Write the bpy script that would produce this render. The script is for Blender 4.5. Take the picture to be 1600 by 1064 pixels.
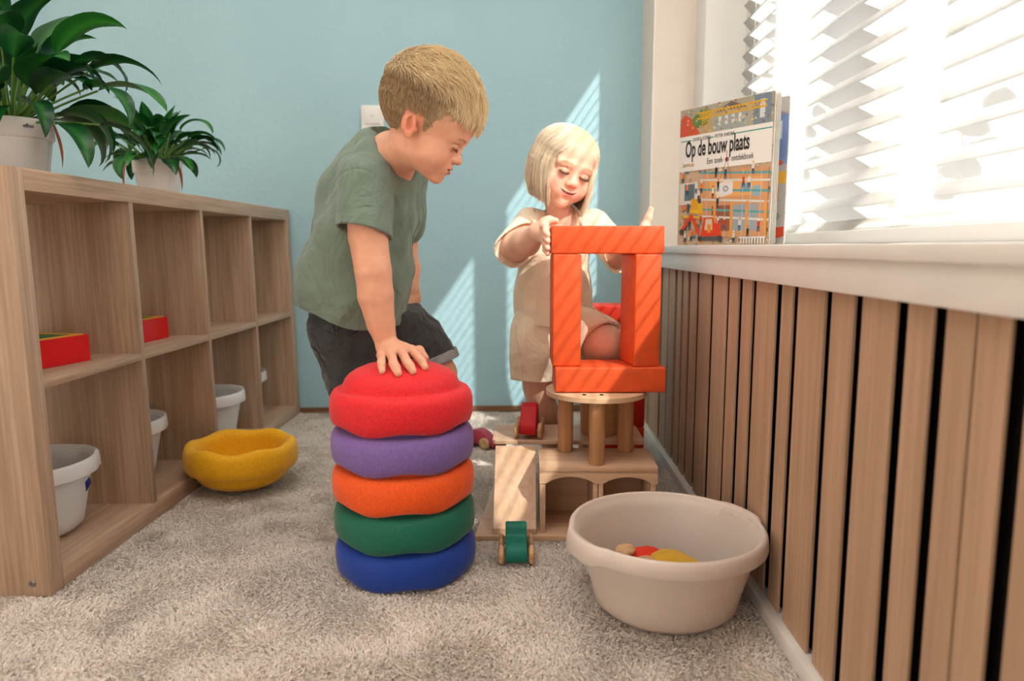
import bpy, bmesh, math, random
import numpy as np
from mathutils import Vector, Matrix, noise as mnoise

for o in list(bpy.data.objects): bpy.data.objects.remove(o)
SC = bpy.context.scene; COL = SC.collection
PI = math.pi

# ------------------------------------------------------------------ camera, sky, sun, exposure
CH = 0.627; FPX = 1131.0; PITCH = 0.1275; YAW = 0.0177
cam_d = bpy.data.cameras.new('camera'); cam = bpy.data.objects.new('camera', cam_d); COL.objects.link(cam)
cam_d.sensor_width = 36.0; cam_d.lens = FPX / 1600 * 36.0; cam_d.clip_start = .02
cam.location = (0, 0, CH); cam.rotation_euler = (PI/2 - PITCH, 0, YAW)
cam_d.dof.use_dof = True; cam_d.dof.focus_distance = 1.42; cam_d.dof.aperture_fstop = 3.2
SC.camera = cam

world = bpy.data.worlds.new('sky'); SC.world = world; world.use_nodes = True
wn = world.node_tree; bg = wn.nodes['Background']
bg.inputs[0].default_value = (1.0, 0.97, 0.955, 1); bg.inputs[1].default_value = 1.25

SUN_DIR = Vector((-1.0, 1.5, -1.45)).normalized()
sd = bpy.data.lights.new('sun', 'SUN'); sun = bpy.data.objects.new('sun', sd); COL.objects.link(sun)
sd.energy = 25.0; sd.angle = math.radians(0.55); sd.color = (1.0, 0.93, 0.83)
sun.rotation_euler = SUN_DIR.to_track_quat('-Z', 'Y').to_euler(); sun.location = (3, -3, 4)

SC.view_settings.view_transform = 'Standard'; SC.view_settings.look = 'None'
SC.view_settings.gamma = 1.0; SC.view_settings.exposure = 0.36; SC.view_settings.use_curve_mapping = False

def portal(name, loc, rot, sx, sy):      # lets the renderer sample the daylight of an opening
    d = bpy.data.lights.new(name, 'AREA'); d.shape = 'RECTANGLE'; d.size = sx; d.size_y = sy
    o = bpy.data.objects.new(name, d); COL.objects.link(o); o.location = loc; o.rotation_euler = rot
    d.cycles.is_portal = True

ld = bpy.data.lights.new('ceiling_fill', 'AREA'); ld.shape = 'RECTANGLE'; ld.size = 1.6; ld.size_y = 1.6; ld.energy = 21; ld.color = (1.0, .95, .90)  # added fill light under the ceiling, no fixture there
lo = bpy.data.objects.new('ceiling_fill', ld); COL.objects.link(lo); lo.location = (-.6, .9, 2.55)

# ------------------------------------------------------------------ helpers
_f = np.array([-math.sin(YAW)*math.cos(PITCH), math.cos(YAW)*math.cos(PITCH), -math.sin(PITCH)])
_r = np.array([math.cos(YAW), math.sin(YAW), 0.]); _u = np.cross(_r, _f)
def P(u, v, Y):
    "point in the room, at depth Y from the camera wall, read off the photograph"
    d = _r*(u-800)/FPX + _u*(532-v)/FPX + _f
    return np.array([0, 0, CH]) + d*Y/d[1]

def lin(c): return c/12.92 if c <= .04045 else ((c+.055)/1.055)**2.4
def rgb(r, g, b): return (lin(r/255), lin(g/255), lin(b/255), 1)

def tag(o, label=None, cat=None, group=None, kind=None):
    if label: o['label'] = label
    if cat: o['category'] = cat
    if group: o['group'] = group
    if kind: o['kind'] = kind
    return o
def empty(name, loc=(0,0,0), rot=(0,0,0), label=None, cat=None, group=None, parent=None):
    o = bpy.data.objects.new(name, None); COL.objects.link(o); o.empty_display_size = .02
    o.location = loc; o.rotation_euler = rot
    if parent: o.parent = parent
    return tag(o, label, cat, group)
def finish(name, bm, mat, parent=None, smooth=True, ang=38):
    me = bpy.data.meshes.new(name); bm.normal_update(); bm.to_mesh(me); bm.free()
    return link(name, me, mat, parent, smooth, ang)
def link(name, me, mat, parent=None, smooth=True, ang=38):
    if mat is not None:
        for m in (mat if isinstance(mat, (list, tuple)) else [mat]): me.materials.append(m)
    if smooth:
        me.shade_smooth()
        if ang and hasattr(me, 'set_sharp_from_angle'): me.set_sharp_from_angle(angle=math.radians(ang))
    o = bpy.data.objects.new(name, me); COL.objects.link(o)
    if parent is not None: o.parent = parent
    return o
def box(bm, x0, x1, y0, y1, z0, z1, bev=0.0, seg=2, mat=0, M=None):
    vs = [bm.verts.new((x, y, z)) for x in (x0, x1) for y in (y0, y1) for z in (z0, z1)]
    F = [(0,1,3,2), (4,6,7,5), (0,4,5,1), (2,3,7,6), (0,2,6,4), (1,5,7,3)]
    fs = [bm.faces.new([vs[i] for i in f]) for f in F]
    for f in fs: f.material_index = mat
    if M is not None:
        for v in vs: v.co = M @ v.co
    if bev > 0:
        es = set(e for f in fs for e in f.edges)
        bmesh.ops.bevel(bm, geom=list(es), offset=bev, segments=seg, profile=.5, affect='EDGES', material=-1)
    return fs
def add_box(name, x0, x1, y0, y1, z0, z1, mat, parent=None, bev=.0015, seg=2):
    bm = bmesh.new(); box(bm, x0, x1, y0, y1, z0, z1, bev, seg)
    bmesh.ops.recalc_face_normals(bm, faces=bm.faces)
    return finish(name, bm, mat, parent)
def prism(bm, pts, y0, y1, axis='y', bev=0, seg=2):
    "extrude a 2D outline; axis y: pts are (x,z); axis z: (x,y); axis x: (y,z)"
    def m(p, t):
        return {'y': (p[0], t, p[1]), 'z': (p[0], p[1], t), 'x': (t, p[0], p[1])}[axis]
    a = [bm.verts.new(m(p, y0)) for p in pts]; b = [bm.verts.new(m(p, y1)) for p in pts]
    n = len(pts); fs = [bm.faces.new(a), bm.faces.new(b[::-1])]
    for i in range(n): fs.append(bm.faces.new((a[i], b[i], b[(i+1) % n], a[(i+1) % n])))
    bmesh.ops.recalc_face_normals(bm, faces=fs)
    if bev > 0:
        es = set(e for f in fs[:2] for e in f.edges)
        bmesh.ops.bevel(bm, geom=list(es), offset=bev, segments=seg, profile=.5, affect='EDGES')
def lathe(bm, prof, n=64, c=(0,0), wave=None, close=False):
    "revolve (r,z) points about z; wave(a, i, r, z) -> (r, z)"
    rings = []
    for i, (r, z) in enumerate(prof):
        ring = []
        if r < 1e-6:
            v = bm.verts.new((c[0], c[1], z)); ring = [v]*n
        else:
            for k in range(n):
                a = 2*PI*k/n; rr, zz = (r, z) if wave is None else wave(a, i, r, z)
                ring.append(bm.verts.new((c[0]+rr*math.cos(a), c[1]+rr*math.sin(a), zz)))
        rings.append(ring)
    prs = list(zip(rings, rings[1:])) + ([(rings[-1], rings[0])] if close else [])
    for A, B in prs:
        for k in range(n):
            l = (k+1) % n; q = [A[k], A[l], B[l], B[k]]; s = []
            for v in q:
                if v not in s: s.append(v)
            if len(s) > 2:
                try: bm.faces.new(s)
                except ValueError: pass
def tube(bm, pts, r, n=8, cap=True):
    pts = [Vector(p) for p in pts]; rs = r if isinstance(r, (list, tuple)) else [r]*len(pts); rings = []
    up = Vector((.13, .31, .94))
    for i, p in enumerate(pts):
        t = (pts[min(i+1, len(pts)-1)] - pts[max(i-1, 0)]).normalized()
        a = t.cross(up)
        if a.length < .05: a = t.cross(Vector((1, 0, 0)))
        a.normalize(); b = t.cross(a)
        rings.append([bm.verts.new(p + (a*math.cos(2*PI*k/n) + b*math.sin(2*PI*k/n))*rs[i]) for k in range(n)])
    for A, B in zip(rings, rings[1:]):
        for k in range(n): bm.faces.new((A[k], A[(k+1) % n], B[(k+1) % n], B[k]))
    if cap: bm.faces.new(rings[0][::-1]); bm.faces.new(rings[-1])
def copy_tree(o, parent=None):
    c = o.copy(); COL.objects.link(c)
    if parent is not None: c.parent = parent
    for ch in list(o.children): copy_tree(ch, c)
    return c
def np_mesh(name, V, F, mat, parent=None, cols=None, smooth=True):
    "V (n,3); F (m,k) faces of one size; cols (n,3) linear colours per vertex"
    V = np.asarray(V, dtype=np.float32); F = np.asarray(F, dtype=np.int32)
    me = bpy.data.meshes.new(name); k = F.shape[1]
    me.vertices.add(len(V)); me.vertices.foreach_set('co', V.ravel())
    me.loops.add(F.size); me.loops.foreach_set('vertex_index', F.ravel())
    me.polygons.add(len(F)); me.polygons.foreach_set('loop_start', np.arange(0, F.size, k, dtype=np.int32))
    me.update(calc_edges=True)
    if cols is not None:
        at = me.color_attributes.new('tint', 'FLOAT_COLOR', 'POINT')
        c4 = np.ones((len(V), 4), dtype=np.float32); c4[:, :3] = cols
        at.data.foreach_set('color', c4.ravel())
    return link(name, me, mat, parent, smooth, 0)

# ------------------------------------------------------------------ materials
def new_mat(name):
    m = bpy.data.materials.new(name); m.use_nodes = True; nt = m.node_tree
    return m, nt, nt.nodes['Principled BSDF']
def N(nt, typ, **kw):
    n = nt.nodes.new(typ)
    for k, v in kw.items(): setattr(n, k, v)
    return n
def mapped(nt, scale=(1,1,1), coord='Object'):
    tc = N(nt, 'ShaderNodeTexCoord'); mp = N(nt, 'ShaderNodeMapping'); mp.inputs['Scale'].default_value = scale
    nt.links.new(tc.outputs[coord], mp.inputs['Vector']); return mp.outputs['Vector']
def ramp(nt, fac, stops):
    r = N(nt, 'ShaderNodeValToRGB'); cr = r.color_ramp
    cr.elements[0].position, cr.elements[0].color = stops[0][0], stops[0][1]
    cr.elements[1].position, cr.elements[1].color = stops[-1][0], stops[-1][1]
    for p, c in stops[1:-1]:
        e = cr.elements.new(p); e.color = c
    nt.links.new(fac, r.inputs['Fac']); return r.outputs['Color']
def bump(nt, b, height, strength=.3, dist=.002):
    n = N(nt, 'ShaderNodeBump'); n.inputs['Strength'].default_value = strength; n.inputs['Distance'].default_value = dist
    nt.links.new(height, n.inputs['Height']); nt.links.new(n.outputs['Normal'], b.inputs['Normal'])
def mat(name, col, rough=.5, spec=.5, noise=None, bmp=None, var=.06, sss=0, sheen=0, coat=0):
    "plain material with a little procedural mottling; noise = scale, bmp = (scale, strength, distance)"
    m, nt, b = new_mat(name)
    b.inputs['Roughness'].default_value = rough; b.inputs['Specular IOR Level'].default_value = spec
    v = mapped(nt); t = N(nt, 'ShaderNodeTexNoise'); t.inputs['Scale'].default_value = noise or 30; t.inputs['Detail'].default_value = 4
    nt.links.new(v, t.inputs['Vector'])
    c0 = tuple(x*(1-var) for x in col[:3])+(1,); c1 = tuple(min(1, x*(1+var)) for x in col[:3])+(1,)
    nt.links.new(ramp(nt, t.outputs['Fac'], [(.35, c0), (.65, c1)]), b.inputs['Base Color'])
    if bmp:
        t2 = N(nt, 'ShaderNodeTexNoise'); t2.inputs['Scale'].default_value = bmp[0]; t2.inputs['Detail'].default_value = 5
        nt.links.new(v, t2.inputs['Vector']); bump(nt, b, t2.outputs['Fac'], bmp[1], bmp[2])
    if sss:
        b.inputs['Subsurface Weight'].default_value = sss; b.inputs['Subsurface Scale'].default_value = .02
        b.inputs['Subsurface Radius'].default_value = (1, .4, .25)
    if sheen: b.inputs['Sheen Weight'].default_value = sheen
    if coat: b.inputs['Coat Weight'].default_value = coat; b.inputs['Coat Roughness'].default_value = .15
    return m
def wood(name, c1, c2, axis='z', scale=1.0, rough=.5, fine=160, strips=0, bmps=.15):
    "grain stretched along one object axis"
    m, nt, b = new_mat(name); s = [1.0, 1.0, 1.0]; s['xyz'.index(axis)] = .035
    v = mapped(nt, tuple(x*scale for x in s))
    a = N(nt, 'ShaderNodeTexNoise'); a.inputs['Scale'].default_value = 26; a.inputs['Detail'].default_value = 6; a.inputs['Distortion'].default_value = .6
    f = N(nt, 'ShaderNodeTexNoise'); f.inputs['Scale'].default_value = fine; f.inputs['Detail'].default_value = 3
    nt.links.new(v, a.inputs['Vector']); nt.links.new(v, f.inputs['Vector'])
    mx = N(nt, 'ShaderNodeMath', operation='MULTIPLY_ADD'); mx.inputs[1].default_value = .45
    nt.links.new(f.outputs['Fac'], mx.inputs[0])
    h = N(nt, 'ShaderNodeMath', operation='MULTIPLY'); h.inputs[1].default_value = .55
    nt.links.new(a.outputs['Fac'], h.inputs[0]); nt.links.new(h.outputs[0], mx.inputs[2])
    colo = ramp(nt, mx.outputs[0], [(.36, c2), (.5, tuple((x+y)/2 for x, y in zip(c1, c2))), (.6, c1)])
    if strips:      # boards printed side by side with their own tone
        w = N(nt, 'ShaderNodeTexWhiteNoise', noise_dimensions='1D')
        sx = N(nt, 'ShaderNodeSeparateXYZ'); tc = mapped(nt); nt.links.new(tc, sx.inputs[0])
        add = N(nt, 'ShaderNodeMath', operation='ADD')
        nt.links.new(sx.outputs[0 if axis != 'x' else 2], add.inputs[0]); nt.links.new(sx.outputs[1 if axis != 'y' else 2], add.inputs[1])
        mu = N(nt, 'ShaderNodeMath', operation='MULTIPLY'); mu.inputs[1].default_value = strips
        fl = N(nt, 'ShaderNodeMath', operation='FLOOR'); nt.links.new(add.outputs[0], mu.inputs[0]); nt.links.new(mu.outputs[0], fl.inputs[0])
        nt.links.new(fl.outputs[0], w.inputs['W'])
        r2 = ramp(nt, w.outputs['Value'], [(0, (.84, .84, .84, 1)), (1, (1.05, 1.05, 1.05, 1))])
        mm = N(nt, 'ShaderNodeMix', data_type='RGBA', blend_type='MULTIPLY'); mm.inputs[0].default_value = 1
        nt.links.new(colo, mm.inputs[6]); nt.links.new(r2, mm.inputs[7]); colo = mm.outputs[2]
    nt.links.new(colo, b.inputs['Base Color']); b.inputs['Roughness'].default_value = rough
    bump(nt, b, mx.outputs[0], bmps, .001)
    return m
def attr_mat(name, rough=.5, sss=0.0, spec=.4, bmp=None, sheen=0, noise=0, aniso=0):
    m, nt, b = new_mat(name); a = N(nt, 'ShaderNodeAttribute'); a.attribute_name = 'tint'
    nt.links.new(a.outputs['Color'], b.inputs['Base Color'])
    b.inputs['Roughness'].default_value = rough; b.inputs['Specular IOR Level'].default_value = spec
    if sss:
        b.inputs['Subsurface Weight'].default_value = sss; b.inputs['Subsurface Scale'].default_value = .012
        b.inputs['Subsurface Radius'].default_value = (1, .42, .28)
    if sheen: b.inputs['Sheen Weight'].default_value = sheen
    if bmp:
        v = mapped(nt); t2 = N(nt, 'ShaderNodeTexNoise'); t2.inputs['Scale'].default_value = bmp[0]; t2.inputs['Detail'].default_value = 4
        nt.links.new(v, t2.inputs['Vector']); bump(nt, b, t2.outputs['Fac'], bmp[1], bmp[2])
    return m

OAK1, OAK2 = rgb(204, 176, 152), rgb(170, 140, 114)
M_oak_v = wood('oak veneer upright', OAK1, OAK2, 'z', strips=11)
M_oak_h = wood('oak veneer lengthways', OAK1, OAK2, 'y')
M_birch_x = wood('birch plywood across', rgb(220, 186, 156), rgb(202, 162, 128), 'x', .8, .45, 120, bmps=.05)
M_birch_y = wood('birch plywood along', rgb(220, 186, 156), rgb(202, 162, 128), 'y', .8, .45, 120, bmps=.05)
M_beech = wood('beech dowel', rgb(214, 168, 122), rgb(186, 136, 92), 'z', 1.2, .45, 120, bmps=.05)
M_slat = wood('pale wood slat', rgb(190, 157, 129), rgb(170, 138, 111), 'z', .8, .6, 140, bmps=.2)
M_white_wood = mat('white painted wood', rgb(226, 222, 216), .4, .4, 12, (60, .05, .001), .02)
M_white_frame = mat('white window plastic', rgb(238, 238, 236), .3, .5, 12, None, .01)
M_dark = mat('black gap shade and pegs', rgb(26, 24, 22), .9, .1)  # shade colour for behind the slats; also the black table pegs
M_white_plastic = mat('white tub plastic', rgb(232, 231, 232), .3, .5, 20, None, .01, sss=.15)
M_cream_plastic = mat('cream basin plastic', rgb(214, 202, 192), .28, .5, 20, None, .01, sss=.2)
M_pot = mat('white glossy pot', rgb(236, 236, 238), .22, .5, 20, None, .01)
M_soil = mat('potting soil', rgb(58, 42, 32), .95, .2, 120, (160, 1, .01), .3)
M_brown = wood('brown skirting', rgb(140, 100, 68), rgb(98, 66, 42), 'x', 1, .6)
M_metal = mat('steel screw', rgb(150, 150, 150), .3, .8); M_metal.node_tree.nodes['Principled BSDF'].inputs['Metallic'].default_value = 1
M_wheel = wood('turned wheel wood', rgb(214, 176, 132), rgb(186, 142, 98), 'x', 1.5, .5, 90, bmps=.05)

def paint_wood(name, c):    # stained toy wood
    return mat(name, c, .5, .35, 40, (90, .08, .001), .07)
# ------------------------------------------------------------------ the room
m_wall, nt, b = new_mat('teal plaster paint')
v = mapped(nt); t = N(nt, 'ShaderNodeTexNoise'); t.inputs['Scale'].default_value = 55; t.inputs['Detail'].default_value = 6; nt.links.new(v, t.inputs['Vector'])
t2 = N(nt, 'ShaderNodeTexNoise'); t2.inputs['Scale'].default_value = 3; nt.links.new(v, t2.inputs['Vector'])
nt.links.new(ramp(nt, t2.outputs['Fac'], [(.3, rgb(165, 205, 218)), (.7, rgb(170, 209, 221))]), b.inputs['Base Color'])
b.inputs['Roughness'].default_value = .75; bump(nt, b, t.outputs['Fac'], .55, .0035)

def struct(name, bm, m, smooth=False):
    bmesh.ops.recalc_face_normals(bm, faces=bm.faces)
    return tag(finish(name, bm, m, None, smooth), kind='structure')
XW = .43                       # window wall, room side
BW = 2.757; BS = .062          # back wall line: y = BW + BS*x
WY0, WY1 = .0, 2.54          # window opening
ZS = .632                      # top of the sill
ZT = 2.25; ZC = 2.6
bm = bmesh.new()
prism(bm, [(-2.6, BW-BS*2.6), (.75, BW+BS*.75), (.75, BW+.15), (-2.6, BW+.15)], -.01, ZC, 'z')
struct('wall_back', bm, m_wall)
bm = bmesh.new(); prism(bm, [(-2.5, BW-BS*2.5-.012), (XW, BW+BS*XW-.012), (XW, BW+BS*XW), (-2.5, BW-BS*2.5)], 0, .02, 'z')
struct('baseboard_back', bm, M_brown)

# carpet: a woven ground with individual tufts standing in it
m_floor, nt, b = new_mat('carpet ground')
v = mapped(nt); t = N(nt, 'ShaderNodeTexNoise'); t.inputs['Scale'].default_value = 14; t.inputs['Detail'].default_value = 8; nt.links.new(v, t.inputs['Vector'])
nt.links.new(ramp(nt, t.outputs['Fac'], [(.3, rgb(206, 194, 182)), (.7, rgb(226, 216, 206))]), b.inputs['Base Color'])
b.inputs['Roughness'].default_value = 1; b.inputs['Specular IOR Level'].default_value = .05
t3 = N(nt, 'ShaderNodeTexNoise'); t3.inputs['Scale'].default_value = 260; t3.inputs['Detail'].default_value = 4; nt.links.new(v, t3.inputs['Vector'])
bump(nt, b, t3.outputs['Fac'], 1, .006)
bm = bmesh.new(); box(bm, -2.6, .75, -2.0, 2.95, -.1, -.004); struct('floor', bm, m_floor)
rng = np.random.default_rng(7)
def vnoise(x, y, s, seed):      # smooth value noise in numpy
    r = np.random.default_rng(seed).random((64, 64)); X = x*s; Y = y*s
    xi = np.floor(X).astype(int); yi = np.floor(Y).astype(int); fx = X-xi; fy = Y-yi
    fx = fx*fx*(3-2*fx); fy = fy*fy*(3-2*fy)
    g = lambda a, b_: r[a % 64, b_ % 64]
    return (g(xi, yi)*(1-fx)+g(xi+1, yi)*fx)*(1-fy)+(g(xi, yi+1)*(1-fx)+g(xi+1, yi+1)*fx)*fy
NT = 390000
yy = .62 + (2.72-.62)*rng.random(NT)**1.15; xx = -1.0 + 1.41*rng.random(NT)
keep = (np.abs(xx) < yy*.90+.12) & ~((xx < -.862) & (yy > 1.225)); xx, yy = xx[keep], yy[keep]
nz = vnoise(xx+3, yy, 22, 1)*.6 + vnoise(xx+3, yy, 60, 2)*.4
lean = np.stack([vnoise(xx+5, yy, 16, 3)-.5, vnoise(xx+5, yy, 16, 4)-.5], 1)*1.6 + rng.normal(0, .5, (len(xx), 2))
hh = .0035 + .0036*nz + .0015*rng.random(len(xx)); ww = .0011+.0009*rng.random(len(xx))
an = rng.random(len(xx))*PI; dx, dy = np.cos(an)*ww, np.sin(an)*ww
base = np.stack([xx, yy, np.full_like(xx, -.004)], 1)
mid = base + np.stack([lean[:, 0]*.0022, lean[:, 1]*.0022, hh*.75], 1)
tip = base + np.stack([lean[:, 0]*.0062, lean[:, 1]*.0062, hh], 1)
off = np.stack([dx, dy, 0*dx], 1)
V = np.stack([base-off, base+off, mid+off, mid-off, tip+off*.7, tip-off*.7], 1).reshape(-1, 3)
i0 = np.arange(len(xx))*6
F = np.concatenate([np.stack([i0, i0+1, i0+2, i0+3], 1), np.stack([i0+3, i0+2, i0+4, i0+5], 1)])
c = np.array(rgb(238, 231, 224)[:3])*(0.92+.3*vnoise(xx+9, yy, 9, 5)*.5+.16*rng.random(len(xx)))[:, None]
spk = rng.random(len(xx)) < .10; c[spk] *= .86
cols = np.repeat(c, 6, 0)
m_pile = attr_mat('carpet pile', 1, 0, .05)
# light passes through the thin yarn a little
pn = m_pile.node_tree; pb = pn.nodes['Principled BSDF']
tr = N(pn, 'ShaderNodeBsdfTranslucent'); ms = N(pn, 'ShaderNodeMixShader'); ms.inputs[0].default_value = .35
pn.links.new([n for n in pn.nodes if n.type == 'ATTRIBUTE'][0].outputs['Color'], tr.inputs['Color'])
pn.links.new(pb.outputs[0], ms.inputs[1]); pn.links.new(tr.outputs[0], ms.inputs[2]); pn.links.new(ms.outputs[0], pn.nodes['Material Output'].inputs[0])
o = np_mesh('carpet_pile', V, F, m_pile, None, cols, False)
tag(o, 'short beige carpet pile covering the whole floor', 'carpet', kind='stuff')

# window wall: pier beside the back wall, parapet behind the slats, lintel
m_pier = mat('warm white plaster', rgb(232, 222, 212), .7, .3, 8, (70, .2, .001), .02)
bm = bmesh.new()
box(bm, XW, .95, WY1, 2.95, 0, ZC)                    # pier
box(bm, XW, .95, -2.0, WY0, 0, ZC)
box(bm, XW, .95, WY0, WY1, ZT, ZC)                    # lintel
box(bm, XW+.014, .95, WY0, WY1, 0, .60)               # parapet
box(bm, XW+.0, .95, WY0, WY1, .58, .612)
struct('wall_right', bm, m_pier)
# slats of uneven width; a black sheet stands in for the shaded space behind
bm = bmesh.new(); box(bm, XW+.0100, XW+.0145, -.55, 2.74, .0, .572); struct('trim_1', bm, M_dark)
gaps_u = [1003.5, 1012, 1022, 1040, 1051.5, 1063, 1073.5, 1084, 1098.5, 1121, 1147, 1168, 1190, 1231, 1258, 1312, 1361, 1434, 1498, 1573]
edges = []
for u in gaps_u:
    dd = _r*(u-800)/FPX + _u*(532-455)/FPX + _f; edges.append(XW/dd[0]*dd[1])
edges += [.675, .605, .535, .47, .40, .32, .25, .18, .1]
bm = bmesh.new(); rs = random.Random(4); prev = 2.80
for i, e in enumerate(edges):
    g = .027*rs.uniform(.85, 1.1) if i else 0
    y0, y1 = e + g, prev
    if y1 > BW+BS*XW-.004: y1 = BW+BS*XW-.004
    if y1 - y0 > .004:
        k = rs.uniform(-.0015, .0015); th = rs.uniform(0, .002)
        vs = box(bm, XW-.0088-th, XW-.0045, y0, y1, .0255, .574, .0009, 1)
    prev = e
struct('trim_2', bm, M_slat)
bm = bmesh.new(); box(bm, .405, XW+.004, -.55, 2.77, -.01, .025, .0015); struct('baseboard_right', bm, M_white_wood, True)
bm = bmesh.new(); box(bm, .405, .43, -.55, 2.765, .569, .6125, .002); struct('trim_3', bm, M_white_wood, True)          # fascia under the sill
bm = bmesh.new(); box(bm, .3975, .70, -.55, WY1, .612, ZS, .003); box(bm, .3975, .43, WY1, 2.76, .612, ZS, .003); struct('trim_4', bm, M_white_wood, True)

# window: frame, mullions, glass
bm = bmesh.new(); xf0, xf1 = .70, .77
box(bm, .57, .70, 2.41, WY1+.001, ZS, ZT, .002)       # jamb lining facing the room
for y0, y1 in ((2.135, WY1), (1.40, 1.50), (WY0, WY0+.06)):
    box(bm, xf0, xf1, y0, y1, ZS, ZT, .003)
box(bm, xf0, xf1, WY0, WY1, ZS, ZS+.055, .003); box(bm, xf0, xf1, WY0, WY1, ZT-.07, ZT, .003)
fr = struct('window_1', bm, M_white_frame, True)
m_glass = bpy.data.materials.new('window glass'); m_glass.use_nodes = True; gn = m_glass.node_tree
for n in list(gn.nodes): gn.nodes.remove(n)
go = N(gn, 'ShaderNodeOutputMaterial'); tb = N(gn, 'ShaderNodeBsdfTransparent'); tb.inputs[0].default_value = (.95, .97, .97, 1)
gg = N(gn, 'ShaderNodeBsdfGlossy'); gg.inputs['Roughness'].default_value = .02; gm = N(gn, 'ShaderNodeMixShader'); gm.inputs[0].default_value = .06
gn.links.new(tb.outputs[0], gm.inputs[1]); gn.links.new(gg.outputs[0], gm.inputs[2]); gn.links.new(gm.outputs[0], go.inputs[0])
bm = bmesh.new()
for y0, y1 in ((1.50, 2.135), (WY0+.06, 1.40)): box(bm, .732, .738, y0, y1, ZS+.055, ZT-.07)
g = finish('window_pane', bm, m_glass, fr, False)

# other sides of the room (behind and left of the camera)
bm = bmesh.new(); box(bm, -2.75, -2.6, -2.0, 2.95, 0, ZC); m_ceil = mat('white ceiling', rgb(240, 230, 220), .9, .2); struct('wall_left', bm, m_ceil)
bm = bmesh.new(); box(bm, -2.75, .95, -2.15, 2.95, ZC, ZC+.1); struct('ceiling', bm, m_ceil)
bm = bmesh.new()
box(bm, -2.75, .95, -2.15, -2.0, 0, .75); box(bm, -2.75, .95, -2.15, -2.0, 2.25, ZC)
box(bm, -2.75, -2.3, -2.15, -2.0, .75, 2.25); box(bm, -.7, .95, -2.15, -2.0, .75, 2.25)
struct('wall_front', bm, m_ceil)
portal('added_rear_opening', (-1.5, -2.02, 1.5), (PI/2, 0, 0), 1.6, 1.5)  # unseen opening in the rear wall, added to let in more daylight
bpy.data.objects['added_rear_opening'].rotation_euler = (PI/2, 0, PI)
portal('side_window_daylight', (.80, (WY0+WY1)/2, (ZS+ZT)/2), (0, PI/2, 0), ZT-ZS, WY1-WY0)

# ------------------------------------------------------------------ pleated blind
blind = empty('pleated_blind', (.66, 1.14, ZS+.03), label='white pleated blind glowing with sunlight across the window', cat='blind')
BL0, BL1 = .015, 2.27; PIT = .0485; XB = .66
m_bl = bpy.data.materials.new('translucent pleated fabric'); m_bl.use_nodes = True; bn = m_bl.node_tree
for n in list(bn.nodes): bn.nodes.remove(n)
bo = N(bn, 'ShaderNodeOutputMaterial'); d1 = N(bn, 'ShaderNodeBsdfDiffuse'); d1.inputs[0].default_value = (.50, .49, .47, 1)
d2 = N(bn, 'ShaderNodeBsdfTranslucent'); d2.inputs[0].default_value = (.66, .64, .62, 1)
x1 = N(bn, 'ShaderNodeMixShader'); x1.inputs[0].default_value = .58
tp = N(bn, 'ShaderNodeBsdfTransparent'); x2 = N(bn, 'ShaderNodeMixShader'); x2.inputs[0].default_value = .14
bn.links.new(d1.outputs[0], x1.inputs[1]); bn.links.new(d2.outputs[0], x1.inputs[2])
bn.links.new(x1.outputs[0], x2.inputs[1]); bn.links.new(tp.outputs[0], x2.inputs[2]); bn.links.new(x2.outputs[0], bo.inputs[0])
zz = ZS+.028; V = []; i = 0; holes = [2.19, 1.66, 1.13, .60, .10]; hr = .0045
ys = sorted([BL0, BL1] + [h-hr for h in holes] + [h+hr for h in holes])
bm = bmesh.new(); rows = []
z = zz; side = 0
while z < ZT-.06:
    rows.append((z, XB + (.011 if side else -.011))); z += PIT/2; side ^= 1
def row_at(t):   # piecewise along the folds
    k = int(t); f = t-k; a, b2 = rows[k], rows[min(k+1, len(rows)-1)]
    return (a[1]+(b2[1]-a[1])*f, a[0]+(b2[0]-a[0])*f)
ts = []
for k in range(len(rows)-1):
    ts += [k, k+.42, k+.62]
ts.append(len(rows)-1)
G = [[bm.verts.new((row_at(t)[0], y + .0006*math.sin(t*1.7+y*9), row_at(t)[1])) for y in ys] for t in ts]
for a in range(len(ts)-1):
    kk = int(ts[a]); isgap = (kk % 2 == 0) and abs(ts[a]-kk-.42) < .01     # punched cord hole on alternate folds
    for c_ in range(len(ys)-1):
        if isgap and (c_ % 2 == 1): continue
        bm.faces.new((G[a][c_], G[a][c_+1], G[a+1][c_+1], G[a+1][c_]))
f = finish('blind_fabric', bm, m_bl, None, False); f.parent = blind; f.matrix_parent_inverse = Matrix.Translation(blind.location).inverted()
bm = bmesh.new(); box(bm, XB-.016, XB+.016, BL0, BL1, ZS+.004, ZS+.030, .003); f = finish('bottom_rail', bm, M_white_frame); f.parent = blind; f.matrix_parent_inverse = Matrix.Translation(blind.location).inverted()
bm = bmesh.new(); box(bm, XB-.018, XB+.018, BL0, BL1, ZT-.065, ZT-.03, .003); f = finish('top_rail', bm, M_white_frame); f.parent = blind; f.matrix_parent_inverse = Matrix.Translation(blind.location).inverted()
for h in holes:
    bm = bmesh.new(); tube(bm, [(XB, h, ZS+.02), (XB, h, ZT-.04)], .0006, 5); f = finish('blind_cord', bm, M_white_frame); f.parent = blind; f.matrix_parent_inverse = Matrix.Translation(blind.location).inverted()

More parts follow.
